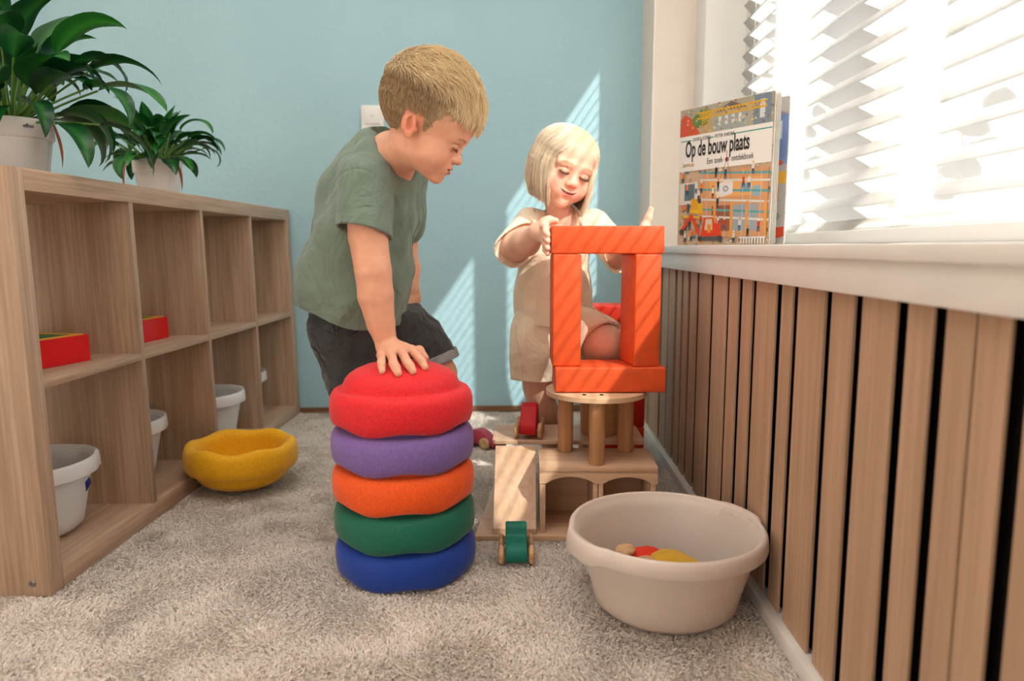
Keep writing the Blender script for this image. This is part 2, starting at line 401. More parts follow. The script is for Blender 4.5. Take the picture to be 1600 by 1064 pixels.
# sprigs with broad leaves growing outside against the glass
m_sprig = mat('outdoor leaf', rgb(70, 96, 60), .6)
def sprig(pts, leaves, label):
    r = empty('climbing_sprig', pts[0], label=label, cat='plant', group=None)
    o0 = Vector(pts[0]); bm = bmesh.new(); tube(bm, [Vector(p)-o0 for p in pts], .0028, 6); finish('stem', bm, m_sprig, r)
    for (y, z, a, L) in leaves:
        bm = bmesh.new(); pr = [(0, 0), (.25, .2), (.55, .26), (.85, .15), (1, 0), (.85, -.15), (.55, -.26), (.25, -.2)]
        vs = []
        for p in pr:
            yy_, zz_ = p[0]*L*math.cos(a)-p[1]*L*math.sin(a), p[0]*L*math.sin(a)+p[1]*L*math.cos(a)
            vs.append(bm.verts.new((.84-o0.x+.006*math.sin(p[0]*4), y+yy_-o0.y, z+zz_-o0.z)))
        bm.faces.new(vs); bmesh.ops.solidify(bm, geom=bm.faces[:], thickness=.001); finish('leaf', bm, m_sprig, r)
sprig([(.84, 1.02, ZS-.1), (.84, 1.00, .85), (.84, .95, .98), (.84, .86, 1.06)],
      [(.86, 1.05, 2.6, .11), (.97, .93, .5, .12), (.93, .99, 2.9, .13), (1.0, .86, 2.7, .10), (1.0, .82, .3, .11)], 'leafy sprig shadow on the blind right of the mullion band')
sprig([(.84, 1.62, ZS-.1), (.84, 1.60, .90), (.84, 1.55, 1.06), (.84, 1.50, 1.14)],
      [(1.5, 1.13, 2.4, .12), (1.57, 1.0, .6, .13), (1.59, .92, 2.8, .12), (1.54, 1.06, 3.0, .11)], 'leafy sprig shadow on the blind beside the picture book')
sprig([(.84, 1.80, 1.9), (.84, 1.79, 1.62), (.84, 1.77, 1.42)],
      [(1.79, 1.7, 3.6, .16), (1.78, 1.55, 4.2, .15), (1.77, 1.45, 4.7, .13)], 'hanging leafy sprig shadow high on the far end of the blind')

# light switch on the back wall
sx, sz = -.598, .99
sw = empty('light_switch', (sx+.04, BW+BS*(sx+.04)-.001, sz), (0, 0, math.atan(BS)), 'white double light switch on the teal wall behind the boy', 'switch')
add_box('switch_frame', -.041, .041, -.010, 0, 0, .152, M_white_frame, sw, .004)
for k in (0, 1): 
    r = add_box('rocker', -.029, .029, -.0145, -.009, .010+k*.0735, .068+k*.0735, M_white_frame, sw, .003)
    add_box('indicator', -.004, .004, -.0150, -.0140, .038+k*.0735, .041+k*.0735, mat('switch indicator', rgb(170, 168, 166)), r, 0)
# ------------------------------------------------------------------ cube shelf
SX, SY, TILT = -.856, 1.226, .0186
shelf = empty('cube_shelf', (SX, SY, .001), (0, -TILT, 0), 'low oak cube shelf with eight open cells along the teal wall side', 'shelf')
LS, HS, DS, TO, TD = 1.466, .764, .39, .039, .016
add_box('side_panel', -DS, 0, 0, TO, 0, HS, M_oak_v, shelf, .0008)
add_box('side_panel', -DS, 0, LS-TO, LS, 0, HS, M_oak_v, shelf, .0008)
add_box('top_panel', -DS, 0, TO+.0003, LS-TO-.0003, HS-TO, HS, M_oak_h, shelf, .0008)
add_box('bottom_panel', -DS, 0, TO+.0003, LS-TO-.0003, 0, TO, M_oak_h, shelf, .0008)
for k in range(3):
    y = TO + .335*(k+1) + TD*k; add_box('divider', -DS, -.001, y, y+TD, TO, HS-TO, M_oak_v, shelf, .0006)
for k in range(4):
    y = TO + (.335+TD)*k; add_box('shelf_board', -DS, -.0012, y+.0002, y+.335-.0002, TO+.335, TO+.335+TD, M_oak_h, shelf, .0006)
for (x, z) in ((-.048, .70), (-.032, .024), (-.35, .70), (-.35, .024)):
    bm = bmesh.new(); lathe(bm, [(0, .0012), (.0022, .0012), (.0026, .0022), (.0052, .0024), (.0062, .001), (.0062, -.002)], 20)
    bmesh.ops.rotate(bm, verts=bm.verts, matrix=Matrix.Rotation(PI/2, 3, 'X')); bmesh.ops.translate(bm, verts=bm.verts, vec=(x, 0, z))
    finish('screw', bm, M_metal, shelf)
MS = Matrix.Translation(shelf.location) @ Matrix.Rotation(-TILT, 4, 'Y')
def in_shelf(x, y, z): return MS @ Vector((x, y, z))
SR = (0, -TILT, 0)

# ------------------------------------------------------------------ tubs and basin
def tub_mesh(bm, rb, rt, h, rim, skirt, lugs=(), th=.0028, lug=.012, corner=.03):
    prof = [(0, 0), (rb-corner, 0), (rb-corner*.45, .003), (rb-.003, corner*.42), (rb+.002, corner)]
    n0 = len(prof); H = h-.012
    for t in (.3, .55, .8, 1): prof.append((rb+.002+(rt-rb-.002)*t, corner+(H-corner)*t))
    n1 = len(prof)
    prof += [(rt+rim*.55, H-skirt+.012), (rt+rim*.98, H-skirt+.010), (rt+rim*1.02, H-skirt+.012), (rt+rim, H-.004), (rt+rim*.86, h-.005), (rt+rim*.6, h-.0008), (rt+rim*.32, h), (rt+rim*.05, h-.003), (rt-.001, h-.010)]
    n2 = len(prof)
    inner = [(r-th, z+(.001 if r > rb else th)) for r, z in prof[1:n1]][::-1]
    inner = [(r, max(z, th)) for r, z in inner]; prof += inner + [(0, th)]
    def wave(a, i, r, z):
        e = 0; dz = 0
        for la in lugs:
            d = abs((a-la+PI) % (2*PI) - PI); w = max(0, 1-(d/.36)**4) if d < .36 else 0
            w = w*w*(3-2*w); e = max(e, w)
        if n1 <= i < n1+3: return r+lug*e, z-.005*e
        if n1+3 <= i < n2-2: return r+lug*e*.85, z+.000*e
        if i in (n2-2, n2-1): return r+lug*.35*e, z
        return r, z
    lathe(bm, prof, 144, (0, 0), wave)
    bmesh.ops.recalc_face_normals(bm, faces=bm.faces)
bm = bmesh.new(); tub_mesh(bm, .127, .1575, .150, .0125, .025, (PI*1.13, PI*.13), corner=.040, lug=.010)
basin = finish('wash_basin', bm, M_cream_plastic, None, True, 60); basin.location = (.2475, 1.216, .002)
tag(basin, 'large round cream plastic basin on the carpet beside the slatted wall', 'basin')

tub_lab = ['white tub in the lowest cell nearest the camera, holding coloured blocks', 'white tub in the second lower cell, only its rim corner showing', 'white tub in the third lower cell behind the yellow bowl', 'white tub in the far lower cell, only a sliver of rim showing']
bm = bmesh.new(); tub_mesh(bm, .098, .122, .156, .010, .030, (PI*1.3, PI*.3), corner=.035, lug=.006)
tub0 = finish('storage_tub', bm, M_white_plastic, None, True, 60)
tx = [(-.168, .20), (-.196, .555), (-.125, .905), (-.184, 1.258)]
for k, (x, y) in enumerate(tx):
    o = tub0 if k == 0 else tub0.copy()
    if k: COL.objects.link(o)
    o.location = in_shelf(x, y, TO+.0008); o.rotation_euler = SR
    o['label'] = tub_lab[k]; o['category'] = 'tub'; o['group'] = 'white tubs in the lower cells of the shelf'
# wooden blocks in the nearest tub
M_bl = {n: paint_wood(n+' stained wood', c) for n, c in dict(orange=rgb(214, 120, 50), blue=rgb(40, 70, 180), teal=rgb(20, 130, 130), tan=rgb(196, 140, 96), navy=rgb(36, 48, 130)).items()}
bc = [('teal', -.03, -.06, .03, .13, .02), ('orange', .045, .035, .105, .3, 1.2), ('blue', .052, -.035, .100, .6, .4), ('tan', .02, -.012, .102, -.4, -.3), ('navy', .088, .012, .105, .5, .9), ('tan', .0, .06, .10, .2, 2.), ('blue', .01, .005, .05, .1, .9), ('orange', .05, -.03, .05, .2, .3), ('teal', -.04, .04, .07, .3, .4)]
for k, (cn, x, y, z, a1, a2) in enumerate(bc):
    bm = bmesh.new()
    if cn == 'teal' and k == 0: lathe(bm, [(0, 0), (.030, .002), (.034, .01), (.034, .10), (.030, .118), (0, .12)], 28)
    else: box(bm, -.03, .03, -.014, .014, -.014, .014, .003)
    bmesh.ops.recalc_face_normals(bm, faces=bm.faces)
    o = finish('toy_block', bm, M_bl[cn]); o.location = in_shelf(tx[0][0]+x, tx[0][1]+y, TO+z) ; o.rotation_euler = (a1, a1*.6, a2)
    nm = {0: 'teal rounded wooden block standing in the nearest white tub', 1: 'orange-brown wooden block on top in the nearest white tub', 2: 'blue wooden block on top in the nearest white tub, close to the front rim',
          3: 'tan wooden block between the blue and orange ones in the nearest tub', 4: 'navy wooden block at the right inside edge of the nearest tub'}.get(k, 'low-lying %s wooden block buried in the nearest white tub' % {5: 'tan', 6: 'blue', 7: 'orange', 8: 'teal'}.get(k))
    tag(o, nm, 'block', 'wooden blocks in the nearest tub')

# ------------------------------------------------------------------ red puzzle boxes
M_redbox = mat('red painted box', rgb(226, 22, 28), .4, .4, 20, None, .02)
M_yel = mat('yellow painted insert', rgb(236, 178, 60), .5); M_grn = mat('green painted insert', rgb(18, 120, 70), .5)
def red_box(loc, rz, label):
    r = empty('puzzle_box', loc, (0, -TILT, rz), label, 'box', 'red boxes on the middle shelf')
    w, d, h = .125, .20, .056
    bm = bmesh.new(); t = .006
    box(bm, 0, d, 0, w, 0, t, .001, 1); 
    for a in ((0, d, 0, t), (0, d, w-t, w), (0, t, t, w-t), (d-t, d, t, w-t)): box(bm, a[0], a[1], a[2], a[3], t*.5, h, .0012, 1)
    bmesh.ops.translate(bm, verts=bm.verts, vec=(-d, 0, 0)); finish('tray', bm, M_redbox, r, False)
    bm = bmesh.new()
    for a in ((t+.0005, d-t-.0005, t+.0005, t+.012), (t+.0005, d-t-.0005, w-t-.012, w-t-.0005), (t+.0005, t+.012, t+.012, w-t-.012), (d-t-.012, d-t-.0005, t+.012, w-t-.012)): box(bm, a[0], a[1], a[2], a[3], t, h+.002, .001, 1)
    bmesh.ops.translate(bm, verts=bm.verts, vec=(-d, 0, 0)); finish('inner_frame', bm, M_yel, r, False)
    bm = bmesh.new(); box(bm, t+.013-d, -t-.013, t+.013, w-t-.013, t, h+.001, .003); finish('insert', bm, M_grn, r)
    return r
ZM = TO+.335+TD
red_box(in_shelf(-.088, .158, ZM+.0005), -.24, 'red box with green and yellow insert on the middle shelf nearest the camera')
red_box(in_shelf(-.094, .552, ZM+.0005), -.06, 'red box with green insert in the second cell of the middle shelf')

# ------------------------------------------------------------------ potted plants
m_leaf, nt, b = new_mat('glossy lily leaf')
uvn = N(nt, 'ShaderNodeAttribute'); uvn.attribute_name = 'tint'
t = N(nt, 'ShaderNodeTexNoise'); t.inputs['Scale'].default_value = 90; t.inputs['Detail'].default_value = 3; nt.links.new(mapped(nt), t.inputs['Vector'])
nt.links.new(uvn.outputs['Color'], b.inputs['Base Color']); b.inputs['Roughness'].default_value = .32; b.inputs['Specular IOR Level'].default_value = .5
bump(nt, b, t.outputs['Fac'], .15, .001)
tr = N(nt, 'ShaderNodeBsdfTranslucent'); ms = N(nt, 'ShaderNodeMixShader'); ms.inputs[0].default_value = .10
tc_ = N(nt, 'ShaderNodeMix', data_type='RGBA', blend_type='MULTIPLY'); tc_.inputs[0].default_value = 1; tc_.inputs[7].default_value = (.9, 1, .35, 1)
nt.links.new(uvn.outputs['Color'], tc_.inputs[6]); nt.links.new(tc_.outputs[2], tr.inputs['Color'])
nt.links.new(b.outputs[0], ms.inputs[1]); nt.links.new(tr.outputs[0], ms.inputs[2]); nt.links.new(ms.outputs[0], nt.nodes['Material Output'].inputs[0])
M_stem = mat('green stalk', rgb(96, 140, 60), .5); M_dead = mat('dry brown leaf', rgb(170, 96, 60), .7)
def leaf_mesh(L, W, base, d_h, el, droop, tw, g, rnd, petl):
    "one blade with its stalk: returns verts, faces, colours and stalk points"
    p = np.array(base, float); el0 = el; h = np.array([math.cos(d_h), math.sin(d_h), 0]); up = np.array([0, 0, 1.])
    stalk = [p.copy()]; n1 = 6
    e = min(1.45, el+.35)
    for i in range(n1):
        p = p + (h*math.cos(e)+up*math.sin(e))*petl/n1; stalk.append(p.copy()); e += (el-e)*.35
    n = 12; Vv, Ff, Cc = [], [], []; side = np.cross(up, h); e = el
    col = np.array(rgb(*g)[:3])
    for i in range(n+1):
        t = i/n; f = (math.sin(PI*min(1, t**.72))**.85)*(1-.1*t) if 0 < t < 1 else 0
        w = W*.5*max(f, .02 if i == 0 else 0.0)
        fw_ = h*math.cos(e)+up*math.sin(e); nn = np.cross(fw_, side); roll = tw*t
        s2 = side*math.cos(roll)+nn*math.sin(roll); n2 = -side*math.sin(roll)+nn*math.cos(roll)
        wob = .10*W*math.sin(t*9+rnd*7)
        for k, a in enumerate((-1, -.55, -.06, .06, .55, 1)):
            lift = -.0 + abs(a)**1.3*.16*W*f + (wob*f*.45 if abs(a) == 1 else 0)*(1 if a > 0 else -1)
            Vv.append(p + s2*a*w - n2*lift*-1)
            mid = abs(a) < .1
            Cc.append(col*(1.8 if mid else (1.0+.12*math.sin(t*40)*0)) + (np.array([.02, .05, .0]) if mid else 0))
        if i < n:
            for k in range(5): q = i*6+k; Ff.append((q, q+1, q+7, q+6))
        p = p + fw_*L/n; e -= droop/n*(1+.9*t)
    return Vv, Ff, Cc, stalk
def plant(loc, rp, hp, seed, leaves, label, rot=0, zlogo=True):
    r = empty('potted_lily', loc, (0, -TILT, 0), label, 'potted plant', 'potted plants on top of the shelf')
    bm = bmesh.new()
    lathe(bm, [(0, 0), (rp*.74, 0), (rp*.79, .004), (rp*.93, hp*.66), (rp*.93, hp*.665), (rp*.965, hp*.675), (rp, hp*.70), (rp*1.01, hp*.98), (rp*1.0, hp), (rp*.96, hp), (rp*.94, hp*.97), (rp*.88, hp*.5), (0, hp*.5)], 96)
    bmesh.ops.recalc_face_normals(bm, faces=bm.faces); pot = finish('pot', bm, M_pot, r, True, 50)
    bm = bmesh.new(); lathe(bm, [(0, hp*.90), (rp*.5, hp*.91), (rp*.905, hp*.88)], 40); finish('soil', bm, M_soil, r)
    rr = random.Random(seed); V, F, C, st = [], [], [], []
    for L in leaves:
        (az, el, ln, wd, dr, pet) = L; a = math.radians(az)
        br = rr.uniform(.05, .45)*rp; g = rr.choice([(16, 74, 34), (22, 88, 38), (12, 62, 32), (34, 104, 40), (18, 80, 42)])
        bs = (br*math.cos(a), br*math.sin(a), hp*.9)
        v_, f_, c_, s_ = leaf_mesh(ln, wd, bs, a, math.radians(el), math.radians(dr), rr.uniform(-.6, .6), g, rr.random(), pet)
        o0 = len(V); V += v_; F += [tuple(i+o0 for i in q) for q in f_]; C += c_; st.append(s_)
    np_mesh('foliage', V, F, m_leaf, r, np.array(C))
    bm = bmesh.new()
    for s_ in st: tube(bm, s_, [.0028]*3+[.0021]*(len(s_)-3), 6)
    finish('stalks', bm, M_stem, r)
    return r, pot
def rand_leaves(seed, n, R, big):
    rr = random.Random(seed); out = []
    for i in range(n):
        el = rr.choice([rr.uniform(55, 88), rr.uniform(25, 60), rr.uniform(0, 40)])
        ln = R*rr.uniform(.42, .62); out.append((i*137.5+rr.uniform(-15, 15), el, ln, ln*rr.uniform(.44, .56), rr.uniform(35, 110) if el < 60 else rr.uniform(10, 70), R*rr.uniform(.30, .62)*(1 if el > 20 else .6)))
    return out
l1 = rand_leaves(11, 62, .255, True) + [(-4, 50, .17, .062, 62, .16), (8, 30, .16, .055, 70, .17), (-12, 12, .15, .055, 90, .17), (2, -8, .16, .05, 70, .15), (-20, -10, .13, .05, 70, .12), (20, 40, .15, .055, 120, .16), (-60, 75, .14, .05, 30, .18), (-80, 70, .13, .05, 40, .19), (-110, 60, .13, .05, 40, .17), (-40, 5, .12, .05, 90, .12)]
pl1, pot1 = plant(in_shelf(-.148, .235, HS+.001), .073, .112, 1, l1, 'larger potted lily in a white pot at the near end of the shelf top')
l2 = rand_leaves(5, 64, .175, False) + [(10, 58, .12, .042, 110, .10), (-5, 30, .11, .035, 80, .11), (15, 15, .09, .03, 120, .11), (-70, 20, .10, .04, 120, .06), (200, 30, .1, .04, 80, .10)]
pl2, pot2 = plant(in_shelf(-.166, .845, HS+.001), .064, .106, 2, l2, 'smaller potted lily in a white pot nearer the boy on the shelf top')
for (pl, sd, offs) in ((pl2, 3, [(-.055, -.035), (.055, -.03)]), (pl1, 4, [(.066, .005)])):
    for q, (x, y) in enumerate(offs):
        bm = bmesh.new(); s = 1 if x > 0 else -1
        vs = []
        for i in range(7):
            t = i/6; w = .010*math.sin(PI*(.15+.8*t)); c0 = Vector((x*1.25+s*.012*math.sin(t*2.2), y, .105-.085*t)) 
            vs.append((bm.verts.new(c0+Vector((-w*.6, w*.4, 0))), bm.verts.new(c0+Vector((w*.6, -w*.5, .002)))))
        for A, B in zip(vs, vs[1:]): bm.faces.new((A[0], A[1], B[1], B[0]))
        finish('dry_leaf', bm, M_dead, pl)
m_ink = mat('black print', rgb(28, 26, 24), .6)
def text(name, s, size, m, parent, M, sx=1.0, extrude=.0002, align='LEFT', space=1.0, bold=0):
    c = bpy.data.curves.new(name, 'FONT'); c.body = s; c.offset = bold; c.size = size; c.extrude = extrude; c.align_x = align; c.space_character = space
    c.materials.append(m); t0 = bpy.data.objects.new(name, c); me = bpy.data.meshes.new_from_object(t0); bpy.data.objects.remove(t0)
    me.materials.clear(); me.materials.append(m); o = bpy.data.objects.new(name, me); COL.objects.link(o); o.parent = parent
    o.matrix_local = M @ Matrix.Diagonal((sx, 1, 1, 1)); return o
a = math.radians(-33)
text('pot_lettering', 'elho', .011, m_ink, pl1, Matrix.Rotation(a, 4, 'Z') @ Matrix.Translation((.0742, -.010, .0925)) @ Matrix.Rotation(PI/2, 4, 'Z') @ Matrix.Rotation(PI/2, 4, 'X'), 1.0, .0004)

# ------------------------------------------------------------------ stacking stones
def foam(name, c):
    m, nt, b = new_mat(name); v = mapped(nt)
    t = N(nt, 'ShaderNodeTexNoise'); t.inputs['Scale'].default_value = 240; t.inputs['Detail'].default_value = 3; nt.links.new(v, t.inputs['Vector'])
    vo = N(nt, 'ShaderNodeTexVoronoi'); vo.inputs['Scale'].default_value = 190; nt.links.new(v, vo.inputs['Vector'])
    nt.links.new(ramp(nt, t.outputs['Fac'], [(.3, tuple(x*.86 for x in c[:3])+(1,)), (.7, tuple(min(1, x*1.1) for x in c[:3])+(1,))]), b.inputs['Base Color'])
    mu = N(nt, 'ShaderNodeMath', operation='MULTIPLY'); sx_ = N(nt, 'ShaderNodeSeparateXYZ'); nt.links.new(v, sx_.inputs[0])
    cr = N(nt, 'ShaderNodeMapRange'); cr.inputs['From Min'].default_value = .045; cr.inputs['From Max'].default_value = .028; cr.inputs['To Min'].default_value = .10; cr.inputs['To Max'].default_value = .5
    nt.links.new(sx_.outputs[2], cr.inputs['Value']); nt.links.new(vo.outputs['Distance'], mu.inputs[0]); nt.links.new(cr.outputs[0], mu.inputs[1])
    ad = N(nt, 'ShaderNodeMath', operation='ADD'); m2 = N(nt, 'ShaderNodeMath', operation='MULTIPLY'); m2.inputs[1].default_value = .25
    nt.links.new(t.outputs['Fac'], m2.inputs[0]); nt.links.new(mu.outputs[0], ad.inputs[0]); nt.links.new(m2.outputs[0], ad.inputs[1])
    bump(nt, b, ad.outputs[0], .6, .0014); b.inputs['Roughness'].default_value = .62; b.inputs['Specular IOR Level'].default_value = .3
    b.inputs['Sheen Weight'].default_value = .15
    return m
SP = [(.108, .012), (.114, .001), (.124, -.001), (.1315, .004), (.1355, .014), (.1375, .030), (.1370, .046), (.1345, .056), (.1295, .0635), (.1225, .0672), (.1165, .0674), (.1135, .0682), (.1120, .0710), (.1105, .077), (.107, .085), (.100, .0930), (.088, .101), (.070, .1085), (.048, .1135), (.024, .1162), (0, .117)]
SPI = [(.024, .109), (.048, .106), (.070, .101), (.088, .093), (.096, .085), (.100, .074), (.1015, .062), (.104, .040), (.106, .022)]
def dome_z(r): 
    for (r0, z0), (r1, z1) in zip(SP[12:], SP[13:]):
        if r1 <= r <= r0: return z0+(z1-z0)*(r0-r)/(r0-r1)
    return .07
def stone(name, m, ph, label, cat='stacking stone', group=None, inner=True):
    bm = bmesh.new(); outer = SP; prof = SP[:-1] + [(0, .117)]
    def wave(a, i, r, z):
        w = math.cos(6*(a+ph)) + .25*math.cos(3*(a+ph)+1)
        k = 1 - min(1, z/.055); k = max(0, k)
        s = 1 + .002*math.cos(6*(a+ph))*(1 if z < .06 else .0)
        return r*s, z + .0038*w*k*k - .002
    full = [(0, .110)] + SPI + prof      # inner shell, lip, outer shell
    lathe(bm, full, 120, (0, 0), wave)
    bmesh.ops.recalc_face_normals(bm, faces=bm.faces)
    o = finish(name, bm, m, None, True, 0); tag(o, label, cat, group); return o
ST = [('blue', rgb(18, 62, 160), 'blue foam stepping stone at the bottom of the stack', 0.0, -.2335, 1.370, .004),
      ('green', rgb(16, 106, 84), 'dark green foam stepping stone, second from the bottom of the stack', .12, -.2345, 1.369, .0755),
      ('orange', rgb(250, 92, 24), 'orange foam stepping stone in the middle of the stack', .06, -.2360, 1.369, .1485),
      ('purple', rgb(128, 102, 172), 'purple foam stepping stone under the red one', .10, -.2365, 1.370, .2215),
      ('red', rgb(232, 36, 46), 'red foam stepping stone on top of the stack under the boy\'s hand', .02, -.2375, 1.371, .2945)]
SXY = (-.2375, 1.371, .2945)
for n_, c_, lb, ph, x, y, z in ST:
    o = stone('stepping_stone', foam(n_+' granular foam', c_), ph, lb, group='foam stones in the stack'); o.location = (x, y, z+.002); o.rotation_euler = (0, 0, -.35+ph)
o = stone('stepping_stone', foam('yellow granular foam', rgb(252, 184, 18)), .2, 'yellow foam stone lying upside down like a bowl in front of the shelf', 'stacking stone')
o.scale = (1.04, 1.04, 1.04); o.rotation_euler = (PI, 0, .5); o.location = (-.742, 1.835, .1225)
# ------------------------------------------------------------------ wooden toys
toyM = Matrix.Identity(4)
# base board
bm = bmesh.new(); prism(bm, [(-.107, 1.488), (.302, 1.494), (.302, 1.70), (-.02, 1.875), (-.077, 1.868)], .001, .0125, 'z', .001)
tag(finish('plywood_board', bm, M_birch_x, None, True, 30), 'flat plywood base board on the carpet under the ramp and toy garage', 'board')
# garage with two arches
gar = empty('toy_garage', (.032, 1.503, .0130), label='small plywood toy garage with two arched openings on the base board', cat='toy garage')
GW, GD = .254, .148
bm = bmesh.new(); box(bm, 0, GW, 0, GD, .1375, .1492, .0012)
finish('roof_board', bm, M_birch_x, gar)
bm = bmesh.new(); box(bm, .001, GW-.001, .001, GD-.001, .1345, .1370, .0003); finish('roof_underlay', bm, M_birch_x, gar)
pts = [(0, .1340), (0, .1115)]; 
def arch(c0, w, h0, h1):
    out = []
    for i in range(15):
        t = i/14; x = c0-w+2*w*t; u_ = abs(2*t-1); out.append((x, h0+(h1-h0)*math.cos(u_*PI/2)**.75))
    return out
pts = [(0, .1115)] + arch(.067, .052, .1115, .1268) + arch(.190, .052, .1115, .1268) + [(GW, .1115), (GW, .1340), (0, .1340)]
bm = bmesh.new(); prism(bm, pts, 0, .010, 'y', .0006, 1); finish('arch_panel', bm, M_birch_x, gar, True, 30)
for x0 in (.0015, .116, .1275, GW-.0135):
    add_box('wall', x0, x0+(.010 if x0 != .0015 else .012), .003, GD-.009, 0, .1112 if x0 < .2 else .1112, M_birch_y, gar, .0008)
add_box('back_panel', .001, GW-.001, GD-.008, GD-.001, 0, .134, M_birch_x, gar, .0008)
# ramp
rp = empty('toy_ramp', (.026, 1.497, .013), label='plywood ramp leaning from the base board up to the raised board', cat='ramp')
bm = bmesh.new(); prism(bm, [(.0, .0005), (.001, .012), (.160, .152), (.160, .138), (.012, .0005)], -.094, 0, 'x', .0008, 1)
finish('ramp_board', bm, M_birch_y, rp, True, 30)
bm = bmesh.new(); prism(bm, [(.02, .0005), (.159, .134), (.159, .0005)], -.085, -.077, 'x', .0005, 1); finish('ramp_side', bm, M_birch_y, rp, True, 30)
# raised board on two posts
rb = empty('raised_board', (.10, 1.665, .013), label='raised rounded plywood board carrying the red car, behind the garage', cat='board')
def rrect(x0, x1, y0, y1, r, n=6):
    o = []
    for cx, cy, a0 in ((x1-r, y0+r, -PI/2), (x1-r, y1-r, 0), (x0+r, y1-r, PI/2), (x0+r, y0+r, PI)):
        for i in range(n+1): a = a0+PI/2*i/n; o.append((cx+r*math.cos(a), cy+r*math.sin(a)))
    return o
bm = bmesh.new(); prism(bm, rrect(-.176, .184, 0, .158, .014), .1530, .1625, 'z', .001, 1); finish('board_top', bm, M_birch_x, rb, True, 30)
for x in (-.155, .155): add_box('support', x-.008, x+.008, .02, .145, -.0115, .1528, M_birch_y, rb, .001)
ZB = .013+.1625
# round table
tb_ = empty('toy_table', (.1605, 1.600, .1628), label='round plywood disc table on thick dowel legs standing on the garage roof', cat='toy table')
bm = bmesh.new(); lathe(bm, [(0, .139), (.110, .139), (.1125, .1405), (.1125, .1505), (.110, .152), (0, .152)], 96)
m_ply = wood('plywood disc', rgb(222, 190, 156), rgb(204, 168, 132), 'x', .8, .45, 120, bmps=.05)
finish('table_top', bm, m_ply, tb_, True, 40)
for (x, y) in ((-.004, -.074), (-.066, .030), (.072, .030), (0.004, .030)):
    if (x, y) == (0.004, .030): continue
    bm = bmesh.new(); lathe(bm, [(0, 0), (.0165, 0), (.0175, .001), (.0175, .1388), (0, .1388)], 32, (x, y)); finish('leg', bm, M_beech, tb_, True, 50)
for x in (-.033, .004):
    bm = bmesh.new(); lathe(bm, [(0, .1521), (.0045, .1521), (.004, .1535), (0, .154)], 16, (x, -.078)); finish('peg', bm, M_dark, tb_)
bm = bmesh.new(); lathe(bm, [(0, 0), (.002, 0), (.002, .002), (0, .002)], 10)
# building beams
M_beam = paint_wood('orange stained wood', rgb(218, 84, 38)); M_beam2 = paint_wood('red-orange stained wood', rgb(205, 45, 22))
def beam(loc, w, d, h, rz, m, label):
    bm = bmesh.new(); box(bm, -w/2, w/2, 0, d, 0, h, .0035, 3); o = finish('building_beam', bm, m, None, True, 40)
    o.location = loc; o.rotation_euler = (0, 0, rz); return tag(o, label, 'wooden block', 'orange building beams')
ZT_ = .1628+.1521+.0018
beam((.185, 1.540, ZT_), .239, .115, .0545, .015, M_beam, 'lowest orange wooden beam lying on the round toy table')
beam((.0905, 1.552, ZT_+.0548), .061, .115, .2420, .02, M_beam, 'left upright orange wooden beam under the girl\'s hand')
beam((.2635, 1.550, ZT_+.0548), .057, .112, .2420, .15, M_beam, 'right upright orange wooden beam beside the slatted wall')
beam((.1760, 1.553, ZT_+.2972), .240, .115, .0590, .0, M_beam, 'top orange wooden beam bridging the two uprights, held by the girl')
# dowel drum behind the table legs
bm = bmesh.new(); lathe(bm, [(0, 0), (.043, 0), (.045, .002), (.049, .118), (.047, .12), (0, .12)], 48)
o = finish('wooden_drum', bm, M_beech, None, True, 50); o.location = (.183, 1.742, ZB+.0005); tag(o, 'tapered brown wooden drum standing behind the legs of the round toy table', 'wooden drum')
# red blocks farther back
for (x0, x1, y0, y1, z0, z1, lb) in ((.195, .338, 2.00, 2.12, .0005, .125, 'dark red block at the very bottom behind the raised board'),
                                (.195, .338, 2.00, 2.12, .126, .250, 'dark red block second from the floor behind the toy table'),
                                (.195, .338, 2.00, 2.12, .251, .405, 'dark red block behind the girl\'s raised knee'),
                                (.180, .345, 1.995, 2.115, .406, .468, 'long dark red block on top of the pile in the corner')):
    bm = bmesh.new(); box(bm, x0, x1, y0, y1, z0, z1, .004, 3); o = finish('red_block', bm, M_beam2, None); tag(o, lb, 'wooden block', 'dark red blocks piled in the corner')

